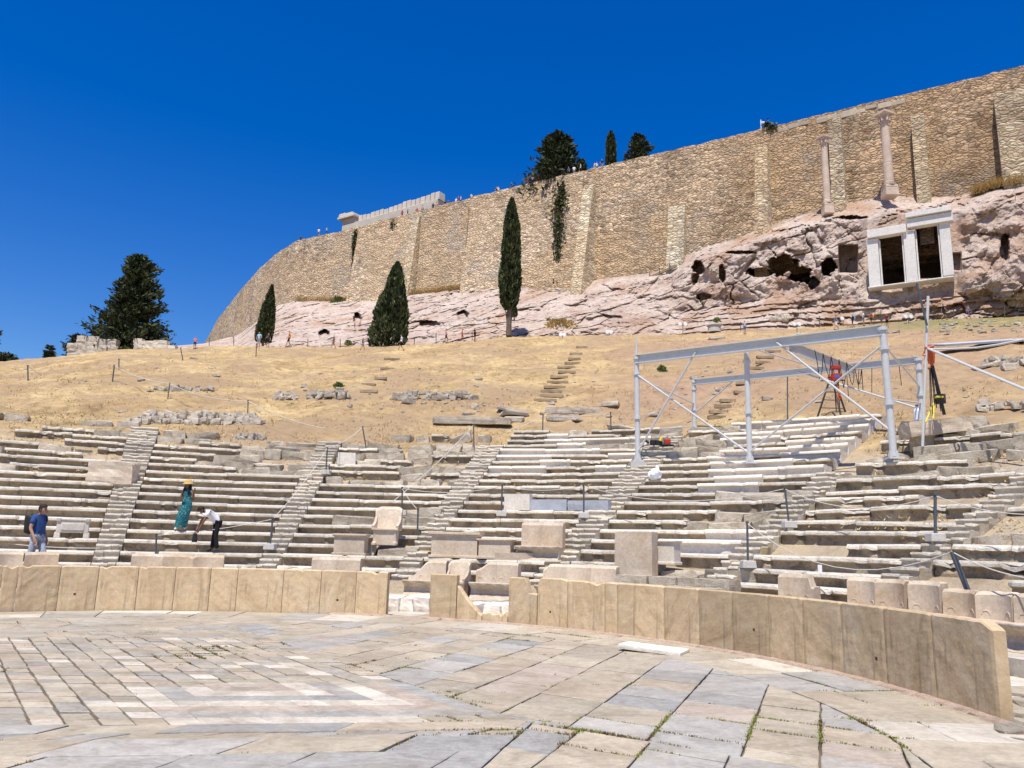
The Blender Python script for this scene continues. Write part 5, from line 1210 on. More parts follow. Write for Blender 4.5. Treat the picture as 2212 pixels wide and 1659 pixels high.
# dry grass: wall foot, slope
def drygrass():
    mb = MB(); mb.c = []
    def tuft(p, h, n, dark=0):
        for _ in range(n):
            a = rnd.random() * 6.28; q = Vector(p) + Vector((rnd.gauss(0, .12), rnd.gauss(0, .12), -.03)); l = h * rnd.uniform(.6, 1.3); dx, dy = math.cos(a), math.sin(a); w_ = .016 + .03 * h
            mb.add([q + Vector((-dy * w_, dx * w_, 0)), q + Vector((dy * w_, -dx * w_, 0)), q + Vector((dx * l * 1.0, dy * l * 1.0, l * .7))], [(0, 1, 2)]); v = min(1, max(0, rnd.gauss(.55, .22) - dark)); mb.c.append((v, v, v))
    for _ in range(22000):
        ph = rnd.uniform(-45, 62); rho = rnd.uniform(27.5, 78) if rnd.random() < .8 else rnd.uniform(24, 32); p = pol(ph, rho)
        if nz(p.x * .25, p.y * .25, 6) + .35 * rnd.random() < .05: continue
        tuft((p.x, p.y, H(p.x, p.y)), .07 + .12 * rnd.random() ** 2, 4, .0)
    for _ in range(1500):                   # between the ruined rows
        w = rnd.randrange(8); k = rnd.uniform(9, 19) if w < 5 else rnd.uniform(4, 17); ph = rnd.uniform(WED[w][0], WED[w][1]); p = pol(ph, rl(k)); tuft((p.x, p.y, H(p.x, p.y) + .16), .11, 4)
    for x0, x1, yb_, yt_ in ((862, 1008, 646, 612), (1150, 1262, 626, 608), (2100, 2212, 412, 388), (640, 780, 664, 648)):
        for _ in range(700):
            x = rnd.uniform(x0, x1); p = at(x, interp(x, YT) + rnd.uniform(-6, 5), rockY(x, 1.0 + rnd.random() * 1.6)); tuft(p, .75, 3)
    props(mb.build('dry_grass', M['straw']), 'dry straw coloured grass tufts over the slope and between the rows', 'dry grass', None, 'stuff')
drygrass()
# ================================================================== STEEL GANTRY
def foot(x, y):
    h_ = rowhit(x, y)
    if h_ and h_[1] <= 17.6:
        k = round(h_[1]); p = pol(h_[0], rl(h_[1])); return Vector((p.x, p.y, lipsurf(p.x, p.y)))
    return onsurf(x, y, 24)
gan = empty('steel_gantry', foot(1620, 1004)); props(gan, 'grey steel gantry frame with braces standing over the restored seat rows', 'steel frame')
GO = gan.location.copy(); sp_ = M['steelpaint']
def gpart(name, fn, mat=None):
    mb = MB(); fn(mb); mb.v = [(a - GO.x, b - GO.y, c - GO.z) for a, b, c in mb.v]; return mb.build(name, mat or sp_, gan)
def gpost(xb, yb, xt, yt, r, plinth=True, name='post'):
    b = foot(xb, yb); t = at(xt, yt, b.y); b0 = b + Vector((0, 0, .02))
    def f(m):
        m.tube([b0, t], r, 12)
        for q in (.02, .40, .82, .97): c = b0.lerp(t, q); m.tube([c, c + (t - b0).normalized() * .10], r * 1.45, 12)
        m.box(b0 + Vector((0, 0, .03)), (r * 4.2, r * 4.2, .06)); 
        for a in range(4): m.box(b0 + Vector((math.cos(a * 1.571 + .4) * r * 1.3, math.sin(a * 1.571 + .4) * r * 1.3, .16)), (.03, r * 1.1, .22), rz=a * 1.571 + .4, taper=.4)
    gpart(name, f)
    if plinth: gpart('concrete_plinth', lambda m: m.box(b + Vector((0, .05, -.22)), (.62, .6, .46)), M['concrete'])
    return b, t
A = gpost(1378, 1000, 1375, 770, .10); B_ = gpost(1620, 1003, 1612, 738, .10, False); C_ = gpost(1931, 994, 1906, 706, .11, False)
D_ = gpost(1500, 932, 1499, 824, .09); E_ = gpost(1992, 912, 1984, 776, .10, False)
def ibeam(a, b, h, w):
    def f(m): m.bar(a, b, .03, h); up = Vector((0, 0, h / 2)); m.bar(a + up, b + up, w, .03); m.bar(a - up, b - up, w, .03)
    gpart('beam', f)
dlt = Vector((0, 0, -.12))
ibeam(A[1] + dlt, C_[1] + dlt, .32, .24); ibeam(D_[1] + dlt * .3, E_[1] + dlt * .3, .24, .2)
def lp(a, b, t): return a.lerp(b, t)
ibeam(lp(A[1], C_[1], .67) + dlt * 2.6, lp(D_[1], E_[1], .76) + dlt * 2.0, .34, .22)
def brace(a, b, r=.038): gpart('brace', lambda m: m.tube([a, b], r, 8))
fr = Vector((0, -.06, 0))
brace(lp(*A, .1) + fr, lp(A[1], C_[1], .28) + dlt + fr); brace(lp(*A, .82) + fr, lp(*B_, .08) + fr)
brace(lp(*B_, .10) + fr, lp(*C_, .87) + fr); brace(lp(*C_, .20) + fr, lp(A[1], C_[1], .62) + dlt + fr)
brace(lp(*D_, .35), lp(D_[1], E_[1], .24)); brace(lp(*E_, .2), lp(D_[1], E_[1], .52)); brace(lp(*A, .80), lp(*D_, .55), .034); brace(lp(*A, .3), lp(*D_, .1), .022); brace(lp(*C_, .86), lp(*E_, .55), .03); brace(lp(*C_, .45), lp(*E_, .3), .026); brace(lp(A[1], C_[1], .5) + dlt, lp(D_[1], E_[1], .62), .03)
gpart('mast', lambda m: m.tube([A[1] - dlt * .4, at(1375, 731, A[0].y)], [.045, .03], 8))
# hanging cables of the gantry trolley
M['cable'] = plain('black_cable', (.02, .02, .02), .6); M['red'] = plain('red_paint', (.38, .04, .025), .45, 0, .2); M['orange'] = plain('orange_red_paint', (.48, .10, .03), .45, 0, .2); M['blue'] = plain('blue_plastic', (.05, .14, .40), .4); M['yellow'] = plain('yellow_strap', (.65, .55, .08), .7); M['darkmetal'] = plain('dark_rusty_metal', (.07, .06, .055), .7, .3, .3)
cb0 = lp(A[1], C_[1], .69) + dlt * 1.0; cb1 = lp(D_[1], E_[1], .78)
def cables(m):
    for i in range(7):
        p = lp(cb0, cb1, .25 + .75 * i / 6) + Vector((.1, 0, -.1)); q = lp(cb0, cb1, min(1, .25 + .75 * (i + 1) / 6)) + Vector((.1, 0, -.1)); m.tube([lp(p, q, t) - Vector((0, 0, .9 * rnd.uniform(.6, 1.2) * 4 * t * (1 - t))) for t in (0, .2, .4, .6, .8, 1)], .014, 4)
    for i in range(6):
        p = lp(D_[1], E_[1], .68 + .05 * i) - Vector((0, 0, .1)); m.tube([p, p - Vector((.05 * rnd.gauss(0, 1), 0, rnd.uniform(.8, 1.6)))], .013, 4)
gpart('power_cable', cables, M['cable'])
def hoist():
    top = lp(cb0, cb1, .55) - Vector((0, 0, .25)); p = at(1806, 815, top.y); s = top.y / F; root = empty('chain_hoist', p); props(root, 'red electric chain hoist hanging from the gantry crossbeam', 'hoist')
    b = MB(); b.box((0, 0, 0), (20 * s, 12 * s, 16 * s)); b.lathe([(6 * s, -13 * s), (7 * s, -9 * s), (7 * s, -8 * s)], (-12 * s, 0, 9 * s), 10); b.build('body', M['red'], root, bevel=.03, seg=2)
    k = MB(); k.box((0, 0, 22 * s), (22 * s, 12 * s, 9 * s)); k.box((-8 * s, 0, 14 * s), (3 * s, 4 * s, 14 * s)); k.box((8 * s, 0, 14 * s), (3 * s, 4 * s, 14 * s)); k.build('trolley', M['red'], root, bevel=.02)
    c = MB(); c.box((0, -6.2 * s, 1 * s), (11 * s, .6 * s, 6 * s)); c.build('cover', M['blue'], root)
    h = MB(); h.tube([(2 * s, 0, -8 * s), (3 * s, 0, -40 * s)], .03, 6); h.tube([(3 * s, 0, -40 * s), (7 * s, 0, -44 * s), (4 * s, 0, -50 * s), (0, 0, -46 * s)], .05, 6); h.build('hook_chain', M['orange'], root)
    for q in (-1, 1): g = MB(); g.tube([(q * 5 * s, 0, -6 * s), (q * 4 * s, 0, -78 * s)], .014, 4); g.build('lifting_cable', M['cable'], root)
hoist()
def tripod():
    p = onsurf(1803, 900, 26); root = empty('tripod_ladder', p); s = p.y / F; props(root, 'dark metal tripod stand on the slope behind the gantry', 'tripod')
    for x0, x1, y1 in ((-14, -31, .4), (10, 35, .3), (-2, -4, -.8)): l = MB(); l.tube([(x0 * s * .4, 0, 84 * s), (x1 * s, y1, -.05)], .04, 6); l.build('leg', M['darkmetal'], root)
    b = MB(); 
    for q in (20, 38, 56): b.tube([(-12 * s - (60 - q) * .3 * s, .2, q * s), (14 * s + (60 - q) * .3 * s, .2, q * s)], .02, 5)
    b.tube([(-24 * s, .1, 80 * s), (30 * s, .1, 82 * s)], .03, 5); b.build('crossbar', M['darkmetal'], root)
tripod()
# right-hand pole with rigging
def rig():
    b = foot(1993, 965); Y = b.y; root = empty('rigging_mast', b); s = Y / F; O_ = b.copy()
    props(root, 'tall grey scaffold pole with dark rod and orange hooks right of the gantry', 'mast')
    def part(name, m, mat): m.v = [(x - O_.x, y - O_.y, z - O_.z) for x, y, z in m.v]; return m.build(name, mat, root)
    m = MB(); m.tube([b, at(2005, 640, Y)], .045, 8); part('pole', m, sp_)
    m = MB(); m.tube([at(1999, 705, Y) + Vector((0, -.1, 0)), at(1977, 614, Y) + Vector((0, -.1, 0))], .035, 6); part('rod', m, M['post'])
    m = MB(); m.tube([at(1996, 768, Y), at(2000, 752, Y), at(2016, 748, Y), at(2018, 756, Y), at(2006, 758, Y)], .06, 6); m.tube([at(2010, 758, Y), at(2012, 785, Y)], [.14, .10], 8); m.tube([at(2006, 775, Y), at(2014, 790, Y), at(2006, 796, Y)], .05, 6); part('hook', m, M['orange'])
    m = MB()
    for i in range(7): m.tube([at(2008 + i * 1.6, 795, Y), at(2010 + i * 4.5, 868 + rnd.uniform(0, 30), Y - .3 + .1 * i)], .016, 4)
    part('hanging_chain', m, M['cable'])
    m = MB(); m.tube([at(2014, 790, Y), at(2040, 896, Y)], .05, 6); m.box(at(2030, 862, Y), (.26, .25, .3)); part('lever_hoist', m, M['darkmetal'])
    m = MB(); m.box(at(2027, 858, Y - .1), (.24, .2, .05)); m.tube([at(2018, 868, Y), at(2016, 905, Y - .2)], .035, 5); m.tube([at(2018, 868, Y), at(2000, 912, Y - .3)], .03, 5); part('strap', m, M['yellow'])
    m = MB(); m.tube([at(2003, 752, Y), at(2216, 842, Y - 4)], .04, 6); part('guy_rod', m, sp_)
    m = MB(); m.tube([at(2004, 754, Y), at(2050, 754, Y - .9), at(2110, 751, Y - 2), at(2160, 744, Y - 3), at(2230, 730, Y - 4)], .035, 6); part('guy_rope', m, M['rope'])
rig()
# generator, bag, slung block, well, water container
def generator():
    p = foot(1428, 964); root = empty('portable_generator', p); props(root, 'small red and black machine lying by the upper rows left of the gantry post', 'generator')
    m = MB(); m.box((.25, 0, .18), (.27, .24, .24)); m.build('engine', M['red'], root, bevel=.04, seg=2); m = MB(); m.box((-.2, 0, .14), (.5, .22, .2)); m.tube([(-.5, 0, .1), (-.7, 0, .3)], .05, 6); m.box((.25, 0, .04), (.5, .4, .06)); m.build('motor', M['cable'], root, bevel=.03); m = MB(); m.tube([(-.05, -.1, .2), (.02, -.1, .34)], .06, 8); m.build('cap', M['yellow'], root)
generator()
def bag():
    p = foot(1412, 1030); mb = MB(); vs, fs = boulder_mesh(.30, .26, .24, 7, .15, 3.3, .45); mb.add(vs, fs); vs, fs = boulder_mesh(.10, .09, .26, 5, .07, 8.3, .3); mb.add([(x + .10, y, z + .16) for x, y, z in vs], fs)
    M['plastic'] = plain('white_plastic_bag', (.78, .79, .82), .4, 0, .04); props(mb.build('plastic_bag', M['plastic'], None, p + Vector((0, -.15, 0))), 'crumpled white plastic bag on the stairs left of the gantry mid post', 'bag')
bag()
def slung():
    a = foot(2020, 935); mb = MB(); s = a.y / F; vs, fs = boulder_mesh(140 * s, .75, 30 * s, 7, .05, 4.4, .97); mb.add(vs, fs); o = mb.build('slung_block', M['throne'], None, at(2022, 936, a.y - .2), -R(48)); o.rotation_euler = (0, -.14, .06); props(o, 'long pinkish marble beam tilted in yellow lifting straps under the right mast', 'stone beam')
    for x in (1990, 2048):
        p = at(x, 940, a.y - .1); mb = MB(); mb.add(*boulder_mesh(.6, .5, .5, 4, .06, x, .8)); o = mb.build('support_stone', M['rubble'], None, p - Vector((0, 0, .45)), 0); props(o, 'rough support stone under the %s end of the slung marble beam' % ('left' if x == 1990 else 'right'), 'stone')
slung()
def well():
    p = onsurf(1543, 714, 30); s = p.y / F; root = empty('stone_well', p); props(root, 'round grey stone well head with flat lid on the upper slope', 'well'); m = MB(); m.lathe([(15 * s, -.2), (14 * s, 10 * s)], n=16); m.build('drum', M['concrete'], root); m = MB(); m.lathe([(16.5 * s, 10 * s), (16.5 * s, 12.5 * s)], n=16); m.build('lid', M['concrete'], root, bevel=.02)
well()
def sheet():
    p = onsurf(2120, 752, 30); mb = MB(); q = at(2120, 744, p.y); mb.box((0, 0, 0), (210 * p.y / F, 2.2, .12), tilt=Euler((.25, -.09, 0))); o = mb.build('metal_sheet', M['greymarble'], None, p + Vector((0, 0, .35))); props(o, 'long flat grey cover sheet on the slope at the right edge', 'cover')
sheet()
def bin_():
    p = foot(2040, 912); root = empty('water_can', p); props(root, 'clear blue topped container beside the slung marble beam', 'container'); m = MB(); m.lathe([(.14, 0), (.16, .06), (.16, .4), (.07, .5), (.07, .56)], n=12); m.build('body', M['plastic'], root); m = MB(); m.lathe([(.08, .56), (.08, .62)], n=10); m.build('cap', M['blue'], root)
    root.location = foot(1985, 912)
bin_()
# spotlights
M['lamp'] = plain('white_lamp_glass', (.82, .82, .80), .25, 0, .02)
def spots(x, y, n, wpx, hpx, label, Y=None):
    p = onsurf(x, y + hpx, 26) or at(x, y + hpx, 84); s = p.y / F; root = empty('floodlight_stand', p); props(root, label, 'floodlight', None); m = MB()
    m.tube([(0, 0, -.1), (0, 0, hpx * s)], .03, 6); m.tube([(-wpx * s / 2, 0, hpx * s), (wpx * s / 2, 0, hpx * s)], .03, 6); m.build('stand', M['post'], root)
    for i in range(n):
        dx = (-.5 + i / max(1, n - 1)) * wpx * s; h = MB(); r_ = 4.6 * s
        h.lathe([(r_ * .3, -r_ * .8), (r_ * .9, -r_ * .4), (r_, 0), (r_ * .85, .05)], n=14); h.v = [(a + dx, -c_ - .05, b + hpx * s + r_ * .6) for a, b, c_ in h.v]; h.build('lamp', M['lamp'], root)
spots(1475, 702, 2, 12, 16, 'pair of white floodlights left of the covered stone well'); spots(1722, 702, 2, 11, 18, 'pair of white floodlights on the slope above the gantry beam'); spots(1963, 686, 2, 12, 14, 'pair of white floodlights right of the gantry top corner'); spots(1822, 690, 1, 4, 14, 'single white floodlight beside the walkers above the gantry'); spots(1316, 720, 2, 8, 6, 'low pair of white lamps at the top of the middle steps'); spots(1215, 726, 2, 8, 5, 'low pair of white lamps below the tall cypress')
# camera pole on the wall top
def pole():
    p = at(1644, 276, wallY(1644) + .8); root = empty('camera_pole', p - Vector((0, 0, .6))); props(root, 'small white camera pole on top of the fortress wall', 'camera pole'); m = MB(); m.tube([(0, 0, 0), (0, 0, 1.7)], .06, 6); m.build('pole', M['lamp'], root); m = MB(); m.box((.25, 0, 1.35), (.4, .22, .22)); m.tube([(0, 0, 1.3), (.2, 0, 1.3)], .04, 5); m.build('camera_head', M['lamp'], root, bevel=.03)
pole()
# ================================================================== ROPE POSTS AND ROPES
POSTS = {}
def post(key, xb, yb, xt, yt, label, base=False, r=.028, Y=None):
    b = at(xb, yb, Y) if Y else foot(xb, yb)
    if b is None: b = at(xb, yb, 84)
    t = at(xt, yt, b.y); root = empty('rope_post', b); props(root, label, 'rope post', 'rope barrier posts'); hh = .16 if base else 0
    if b.y > 45: r *= 1.5
    m = MB(); m.tube([(0, 0, -.1 + hh), tuple(t - b)], r, 8); m.build('pole', M['post'], root)
    if base: m = MB(); m.box((0, 0, .07), (.34, .34, .18), taper=.92); m.build('concrete_base', M['concrete'], root, bevel=.015)
    m = MB(); q = t - b; m.tube([q - Vector((0, 0, .04)), q - Vector((0, 0, .0))], r * 1.5, 8); m.build('cap', M['post'], root)
    POSTS[key] = t - Vector((0, 0, .05))
PL = [('a', 337, 1193, 338, 1153, 'short grey rope post in front of the bending man', 0), ('b', 583, 1186, 589, 1118, 'rope post on a white base marked with a dark spot, foot of the stairs', 1), ('c', 704, 1024, 707, 966, 'rope post on a base beside the stairs, upper left rows', 1), ('d', 868, 1112, 869, 1052, 'rope post behind the lone marble chair', 1), ('e', 902, 1146, 903, 1098, 'low rope post right of the lone marble chair', 0), ('f', 1083, 1114, 1085, 1047, 'rope post with base in front of the white leaning slab', 1), ('g', 1261, 1118, 1261, 1046, 'rope post with base at the right end of the grey slab', 1), ('h', 1616, 1226, 1614, 1126, 'rope post with base right of the low stone bars', 1), ('i', 1705, 1139, 1695, 1052, 'leaning rope post with base on the right stairs', 1), ('j', 2021, 1168, 2020, 1066, 'thick dark rope post near the right edge rows', 1), ('l', 791, 962, 783, 921, 'leaning thin rope post at the top of the stairs above the chair', 0), ('m', 1024, 962, 1023, 916, 'thin rope post on the ruined rows above the middle', 0), ('n', 1172, 940, 1173, 896, 'thin rope post above the white marble rows', 0), ('o', 1320, 936, 1319, 890, 'thin rope post left of the gantry front leg', 0), ('p', 535, 908, 536, 864, 'thin rope post behind the long stone wall', 0), ('q', 362, 863, 367, 827, 'thin rope post on the left slope above the long stone wall', 0), ('r', 243, 824, 247, 788, 'thin rope post high on the left slope, front one of two', 0), ('s', 257, 798, 257, 775, 'thin rope post high on the left slope, rear one of two', 0), ('t', 61, 823, 60, 789, 'rope post with brown foot plate at the far left slope', 0), ('u', 396, 779, 390, 751, 'leaning rope post on the left crest near the pink-topped walker', 0), ('v', 553, 771, 554, 742, 'rope post below the couple at the small cypress', 0), ('x', 1701, 915, 1701, 812, 'tall thin dark rod on the slope behind the gantry mid bay', 0)]
for key, xb, yb, xt, yt, lab, bs in PL: post(key, xb, yb, xt, yt, lab, bool(bs), .028 if key not in 'j' else .035)
b = pol(phx(2106, 14.6), 14.7, .45); root = empty('rope_post', b); props(root, 'thick dark post leaning left behind the last throne backs', 'rope post', 'rope barrier posts'); m = MB(); t = at(2057, 1192, b.y + .3); m.tube([(0, 0, 0), tuple(t - b)], .05, 8); m.build('pole', M['post'], root); POSTS['k'] = t
for i, (x, y, h) in enumerate(((505, 752, 24), (452, 752, 22), (665, 752, 20), (735, 755, 22), (895, 752, 20), (942, 742, 22), (1020, 736, 18), (1600, 716, 20), (1770, 705, 22), (2060, 688, 20), (2170, 682, 22))):
    post('z%d' % i, x, y, x, y - h, 'thin rope post along the upper path, %s' % ['near the far left rock foot', 'beside the pink-topped walker', 'right of the orange-shirted walker', 'left of the broad cypress', 'right of the broad cypress', 'left of the pink-topped walking pair', 'below the rock right of the black-clad walker', 'beside the worker in the orange hat', 'left of the walker in blue', 'between the two right-hand walkers', 'at the right edge above the slope'][i], False, .028, interp(x, [(a, c) for a, b_, c in PATHPX]) - .4)
def rope(a, b, sag, label, r=.011):
    p, q = (POSTS[a] if isinstance(a, str) else a), (POSTS[b] if isinstance(b, str) else b); L = (q - p).length; m = MB(); r = r * max(1, p.y / 26); o = p.copy()
    m.tube([p.lerp(q, t / 10) - Vector((0, 0, sag * L * 4 * (t / 10) * (1 - t / 10))) - o for t in range(11)], r, 5); props(m.build('barrier_rope', M['rope'], None, o), label, 'rope', 'ropes of the barriers')
rope('a', 'b', .02, 'white rope hanging from the post before the bending man to the stairs'); rope('b', 'c', .02, 'taut white rope climbing the stairs right of the woman in teal'); rope('d', 'f', .05, 'slack rope from the post behind the lone chair to the grey slabs'); rope('f', 'g', .05, 'slack rope above the grey slabs'); rope('e', 'd', .03, 'short rope between the two posts right of the lone chair'); rope('c', 'l', .03, 'rope rising from the upper left stairs post to the thin leaning post')
rope('h', 'k', .11, 'long sagging rope over the right rows with a small white tag'); rope('i', 'j', .09, 'sagging rope between the leaning post and the thick dark post'); rope('j', at(2240, 1112, 15.5), .04, 'rope running off the right photo edge from the thick dark post'); rope('k', at(2240, 1252, 12.5), .04, 'rope running off the right photo edge from the leaning post'); rope(at(-30, 1168, 23.2), at(215, 1184, 23.6), .02, 'rope in front of the man in blue')
rope('g', 'i', .06, 'long rope from the grey slab post across to the right stairs'); rope('m', at(845, 1086, 29.5), .02, 'long rope slanting down the rows left of the middle'); rope('n', at(1085, 930, 35), .03, 'rope from the thin post towards the stacked slabs'); rope('n', 'o', .03, 'rope above the white marble rows'); rope('q', 'p', .03, 'rope over the slope above the long stone wall'); rope('r', 'q', .03, 'rope down the left slope'); rope('t', at(160, 806, 70), .03, 'rope at the far left slope'); rope('p', at(700, 925, 36), .03, 'rope from the stone wall post towards the upper rows')
tg = POSTS['h'].lerp(POSTS['k'], .36); m = MB(); m.box((0, 0, 0), (.09, .02, .16)); props(m.build('rope_tag', M['lamp'], None, at(1771, 1228, tg.y)), 'small white tag hanging from the sagging rope over the right rows', 'tag')
# leaning dark timber on the wall foot stairs
def ramp_():
    a, b = at(1400, 606, rockY(1400, 2.2)), at(1462, 578, rockY(1462, 2.4)); root = empty('handrail', a); props(root, 'brown slanting handrail of the stair at the wall foot', 'handrail'); m = MB(); m.bar((0, 0, .3), tuple(b - a + Vector((0, 0, .3))), .25, .3); m.build('rail', M['plank'], root); m = MB()
    for t in (.05, .4, .75): q = (b - a) * t; m.tube([tuple(q + Vector((0, -.2, -1.4))), tuple(q + Vector((0, -.2, .9)))], .06, 6)
    m.build('stanchion', M['post'], root)
ramp_()
# ================================================================== PEOPLE
SK = plain('skin', (.42, .24, .16), .6, 0, .05); SKD = plain('tanned_skin', (.20, .105, .065), .6, 0, .05); HAIR = plain('dark_hair', (.018, .013, .010), .7, 0, .3, 60)
def cloth(name, c, var=.08): return plain(name, c, .85, 0, var, 30, .3)
BASE = dict(pelvis=(0, 0, .95), spine=(0, .01, 1.13), chest=(0, .01, 1.32), neck=(0, .0, 1.47), jaw=(0, -.02, 1.56), head=(0, -.015, 1.63), crown=(0, .0, 1.71),
            shL=(.17, .01, 1.40), elL=(.22, .02, 1.13), wrL=(.23, -.05, .89), paL=(.23, -.07, .82), shR=(-.17, .01, 1.40), elR=(-.22, .02, 1.13), wrR=(-.23, -.05, .89), paR=(-.23, -.07, .82),
            hiL=(.09, 0, .90), knL=(.095, -.02, .50), anL=(.095, .03, .08), toL=(.10, -.13, .035), hiR=(-.09, 0, .90), knR=(-.095, -.02, .50), anR=(-.095, .03, .08), toR=(-.10, -.13, .035))
RAD = dict(pelvis=.125, spine=.115, chest=.13, neck=.055, jaw=.072, head=.092, crown=.06, sh=.06, el=.042, wr=.028, pa=.034, hi=.085, kn=.055, an=.038, to=.036)
EDG = [('pelvis', 'spine'), ('spine', 'chest'), ('chest', 'neck'), ('neck', 'jaw'), ('jaw', 'head'), ('head', 'crown')] + [(a + s, b + s) for s in 'LR' for a, b in (('sh', 'el'), ('el', 'wr'), ('wr', 'pa'), ('hi', 'kn'), ('kn', 'an'), ('an', 'to'))] + [('chest', 'shL'), ('chest', 'shR'), ('pelvis', 'hiL'), ('pelvis', 'hiR')]
def skinmesh(name, verts, edges, radii, root=0, sub=2):
    me = bpy.data.meshes.new(name); me.from_pydata(verts, edges, []); o = bpy.data.objects.new(name, me); COL.objects.link(o)
    o.modifiers.new('skin', 'SKIN').use_smooth_shade = True; s_ = o.modifiers.new('sub', 'SUBSURF'); s_.levels = sub; s_.render_levels = sub
    for i, r in enumerate(radii): me.skin_vertices[0].data[i].radius = (r, r)
    me.skin_vertices[0].data[root].use_root = True
    bpy.context.view_layer.update(); dg = bpy.context.evaluated_depsgraph_get(); new = bpy.data.meshes.new_from_object(o.evaluated_get(dg)); bpy.data.objects.remove(o); bpy.data.meshes.remove(me); new.name = name; return new
def rad(k): return RAD.get(k) or RAD[k[:2]]
def bodymesh(J, scale=1.0, fingers=True, fat=1.0):
    names = [k for k in J]; idx = {k: i for i, k in enumerate(names)}; vs = [Vector(J[k]) for k in names]; rs = [rad(k) * (fat if k in ('pelvis', 'spine', 'chest') else 1) for k in names]; ed = [(idx[a], idx[b]) for a, b in EDG]
    # nose
    h = Vector(J['head']); f = (Vector(J['jaw']) - Vector(J['neck'])); 
    if fingers:
        for s in 'LR':
            p, w_ = Vector(J['pa' + s]), Vector(J['wr' + s]); d = (p - w_).normalized(); sx = d.cross(Vector((1, 0, 0)) if abs(d.x) < .8 else Vector((0, 1, 0))).normalized(); nrm = d.cross(sx)
            for i, (o_, l) in enumerate(((-.024, .075), (-.008, .085), (.009, .08), (.024, .062))):
                a = len(vs); vs.append(p + sx * o_ + d * (.03 + l * .55)); vs.append(p + sx * o_ * 1.2 + d * (.03 + l) + nrm * .018); rs += [.010, .008]; ed += [(idx['pa' + s], a), (a, a + 1)]
            a = len(vs); vs.append(p - sx * .045 - d * .0 + nrm * .012); vs.append(p - sx * .055 + d * .035 + nrm * .02); rs += [.012, .009]; ed += [(idx['pa' + s], a), (a, a + 1)]
    return skinmesh('person', [tuple(v * scale) for v in vs], ed, [r * scale for r in rs], idx['pelvis'])
def paint(me, J, scale, mats, spec):
    """material per face by the nearest bone: spec maps bone -> slot"""
    for m in mats: me.materials.append(m)
    for p in me.polygons:
        c = Vector(p.center) / scale; best, bd = None, 9
        for a, b in EDG:
            A_, B2 = Vector(J[a]), Vector(J[b]); ab = B2 - A_; t = min(1, max(0, (c - A_).dot(ab) / max(1e-9, ab.length_squared))); d = (c - A_ - ab * t).length - lerp(rad(a), rad(b), t)
            if d < bd: bd, best, bt = d, (a, b), t
        p.material_index = spec(best, bt, c)
def std(sleeve=.6, leg=.4, J=BASE):
    def f(e, t, c):
        a, b = e
        if a in ('neck', 'jaw', 'head'):
            h = Vector(J['head']); fw = Vector(J['jaw']) - h
            return 1 if (c.z > h.z + .045 or (c - h).dot(Vector((0, 1, 0))) > .02 and c.z > h.z - .08) and a != 'neck' else 0
        if a[:2] == 'sh': return 2 if t < sleeve else 0
        if a[:2] in ('el', 'wr'): return 2 if sleeve > 1 else 0
        if a in ('pelvis', 'spine', 'chest'): return 3 if (a == 'pelvis' and (b[:2] == 'hi' or t < .15)) else 2
        if a[:2] == 'hi': return 3 if t < leg + .5 or leg > .9 else 0
        if a[:2] == 'kn': return 3 if leg > .9 and t < .9 else 0
        return 4
    return f
M['lips'] = plain('lips', (.22, .08, .07), .6)
SHOE = plain('shoe', (.05, .045, .04), .7); WSHOE = plain('white_shoe', (.7, .7, .7), .7)
def pose(**kw): d = dict(BASE); d.update(kw); return d
def garment(name, J, keys, edges, grow, mat, parent, scale=1.0, over={}):
    names = keys; idx = {k: i for i, k in enumerate(names)}; me = skinmesh(name, [tuple(Vector(J[k]) * scale) for k in names], [(idx[a], idx[b]) for a, b in edges], [(over.get(k) or (rad(k) + grow)) * scale for k in names], 0)
    me.materials.append(mat); o = bpy.data.objects.new(name, me); COL.objects.link(o); o.parent = parent; return o
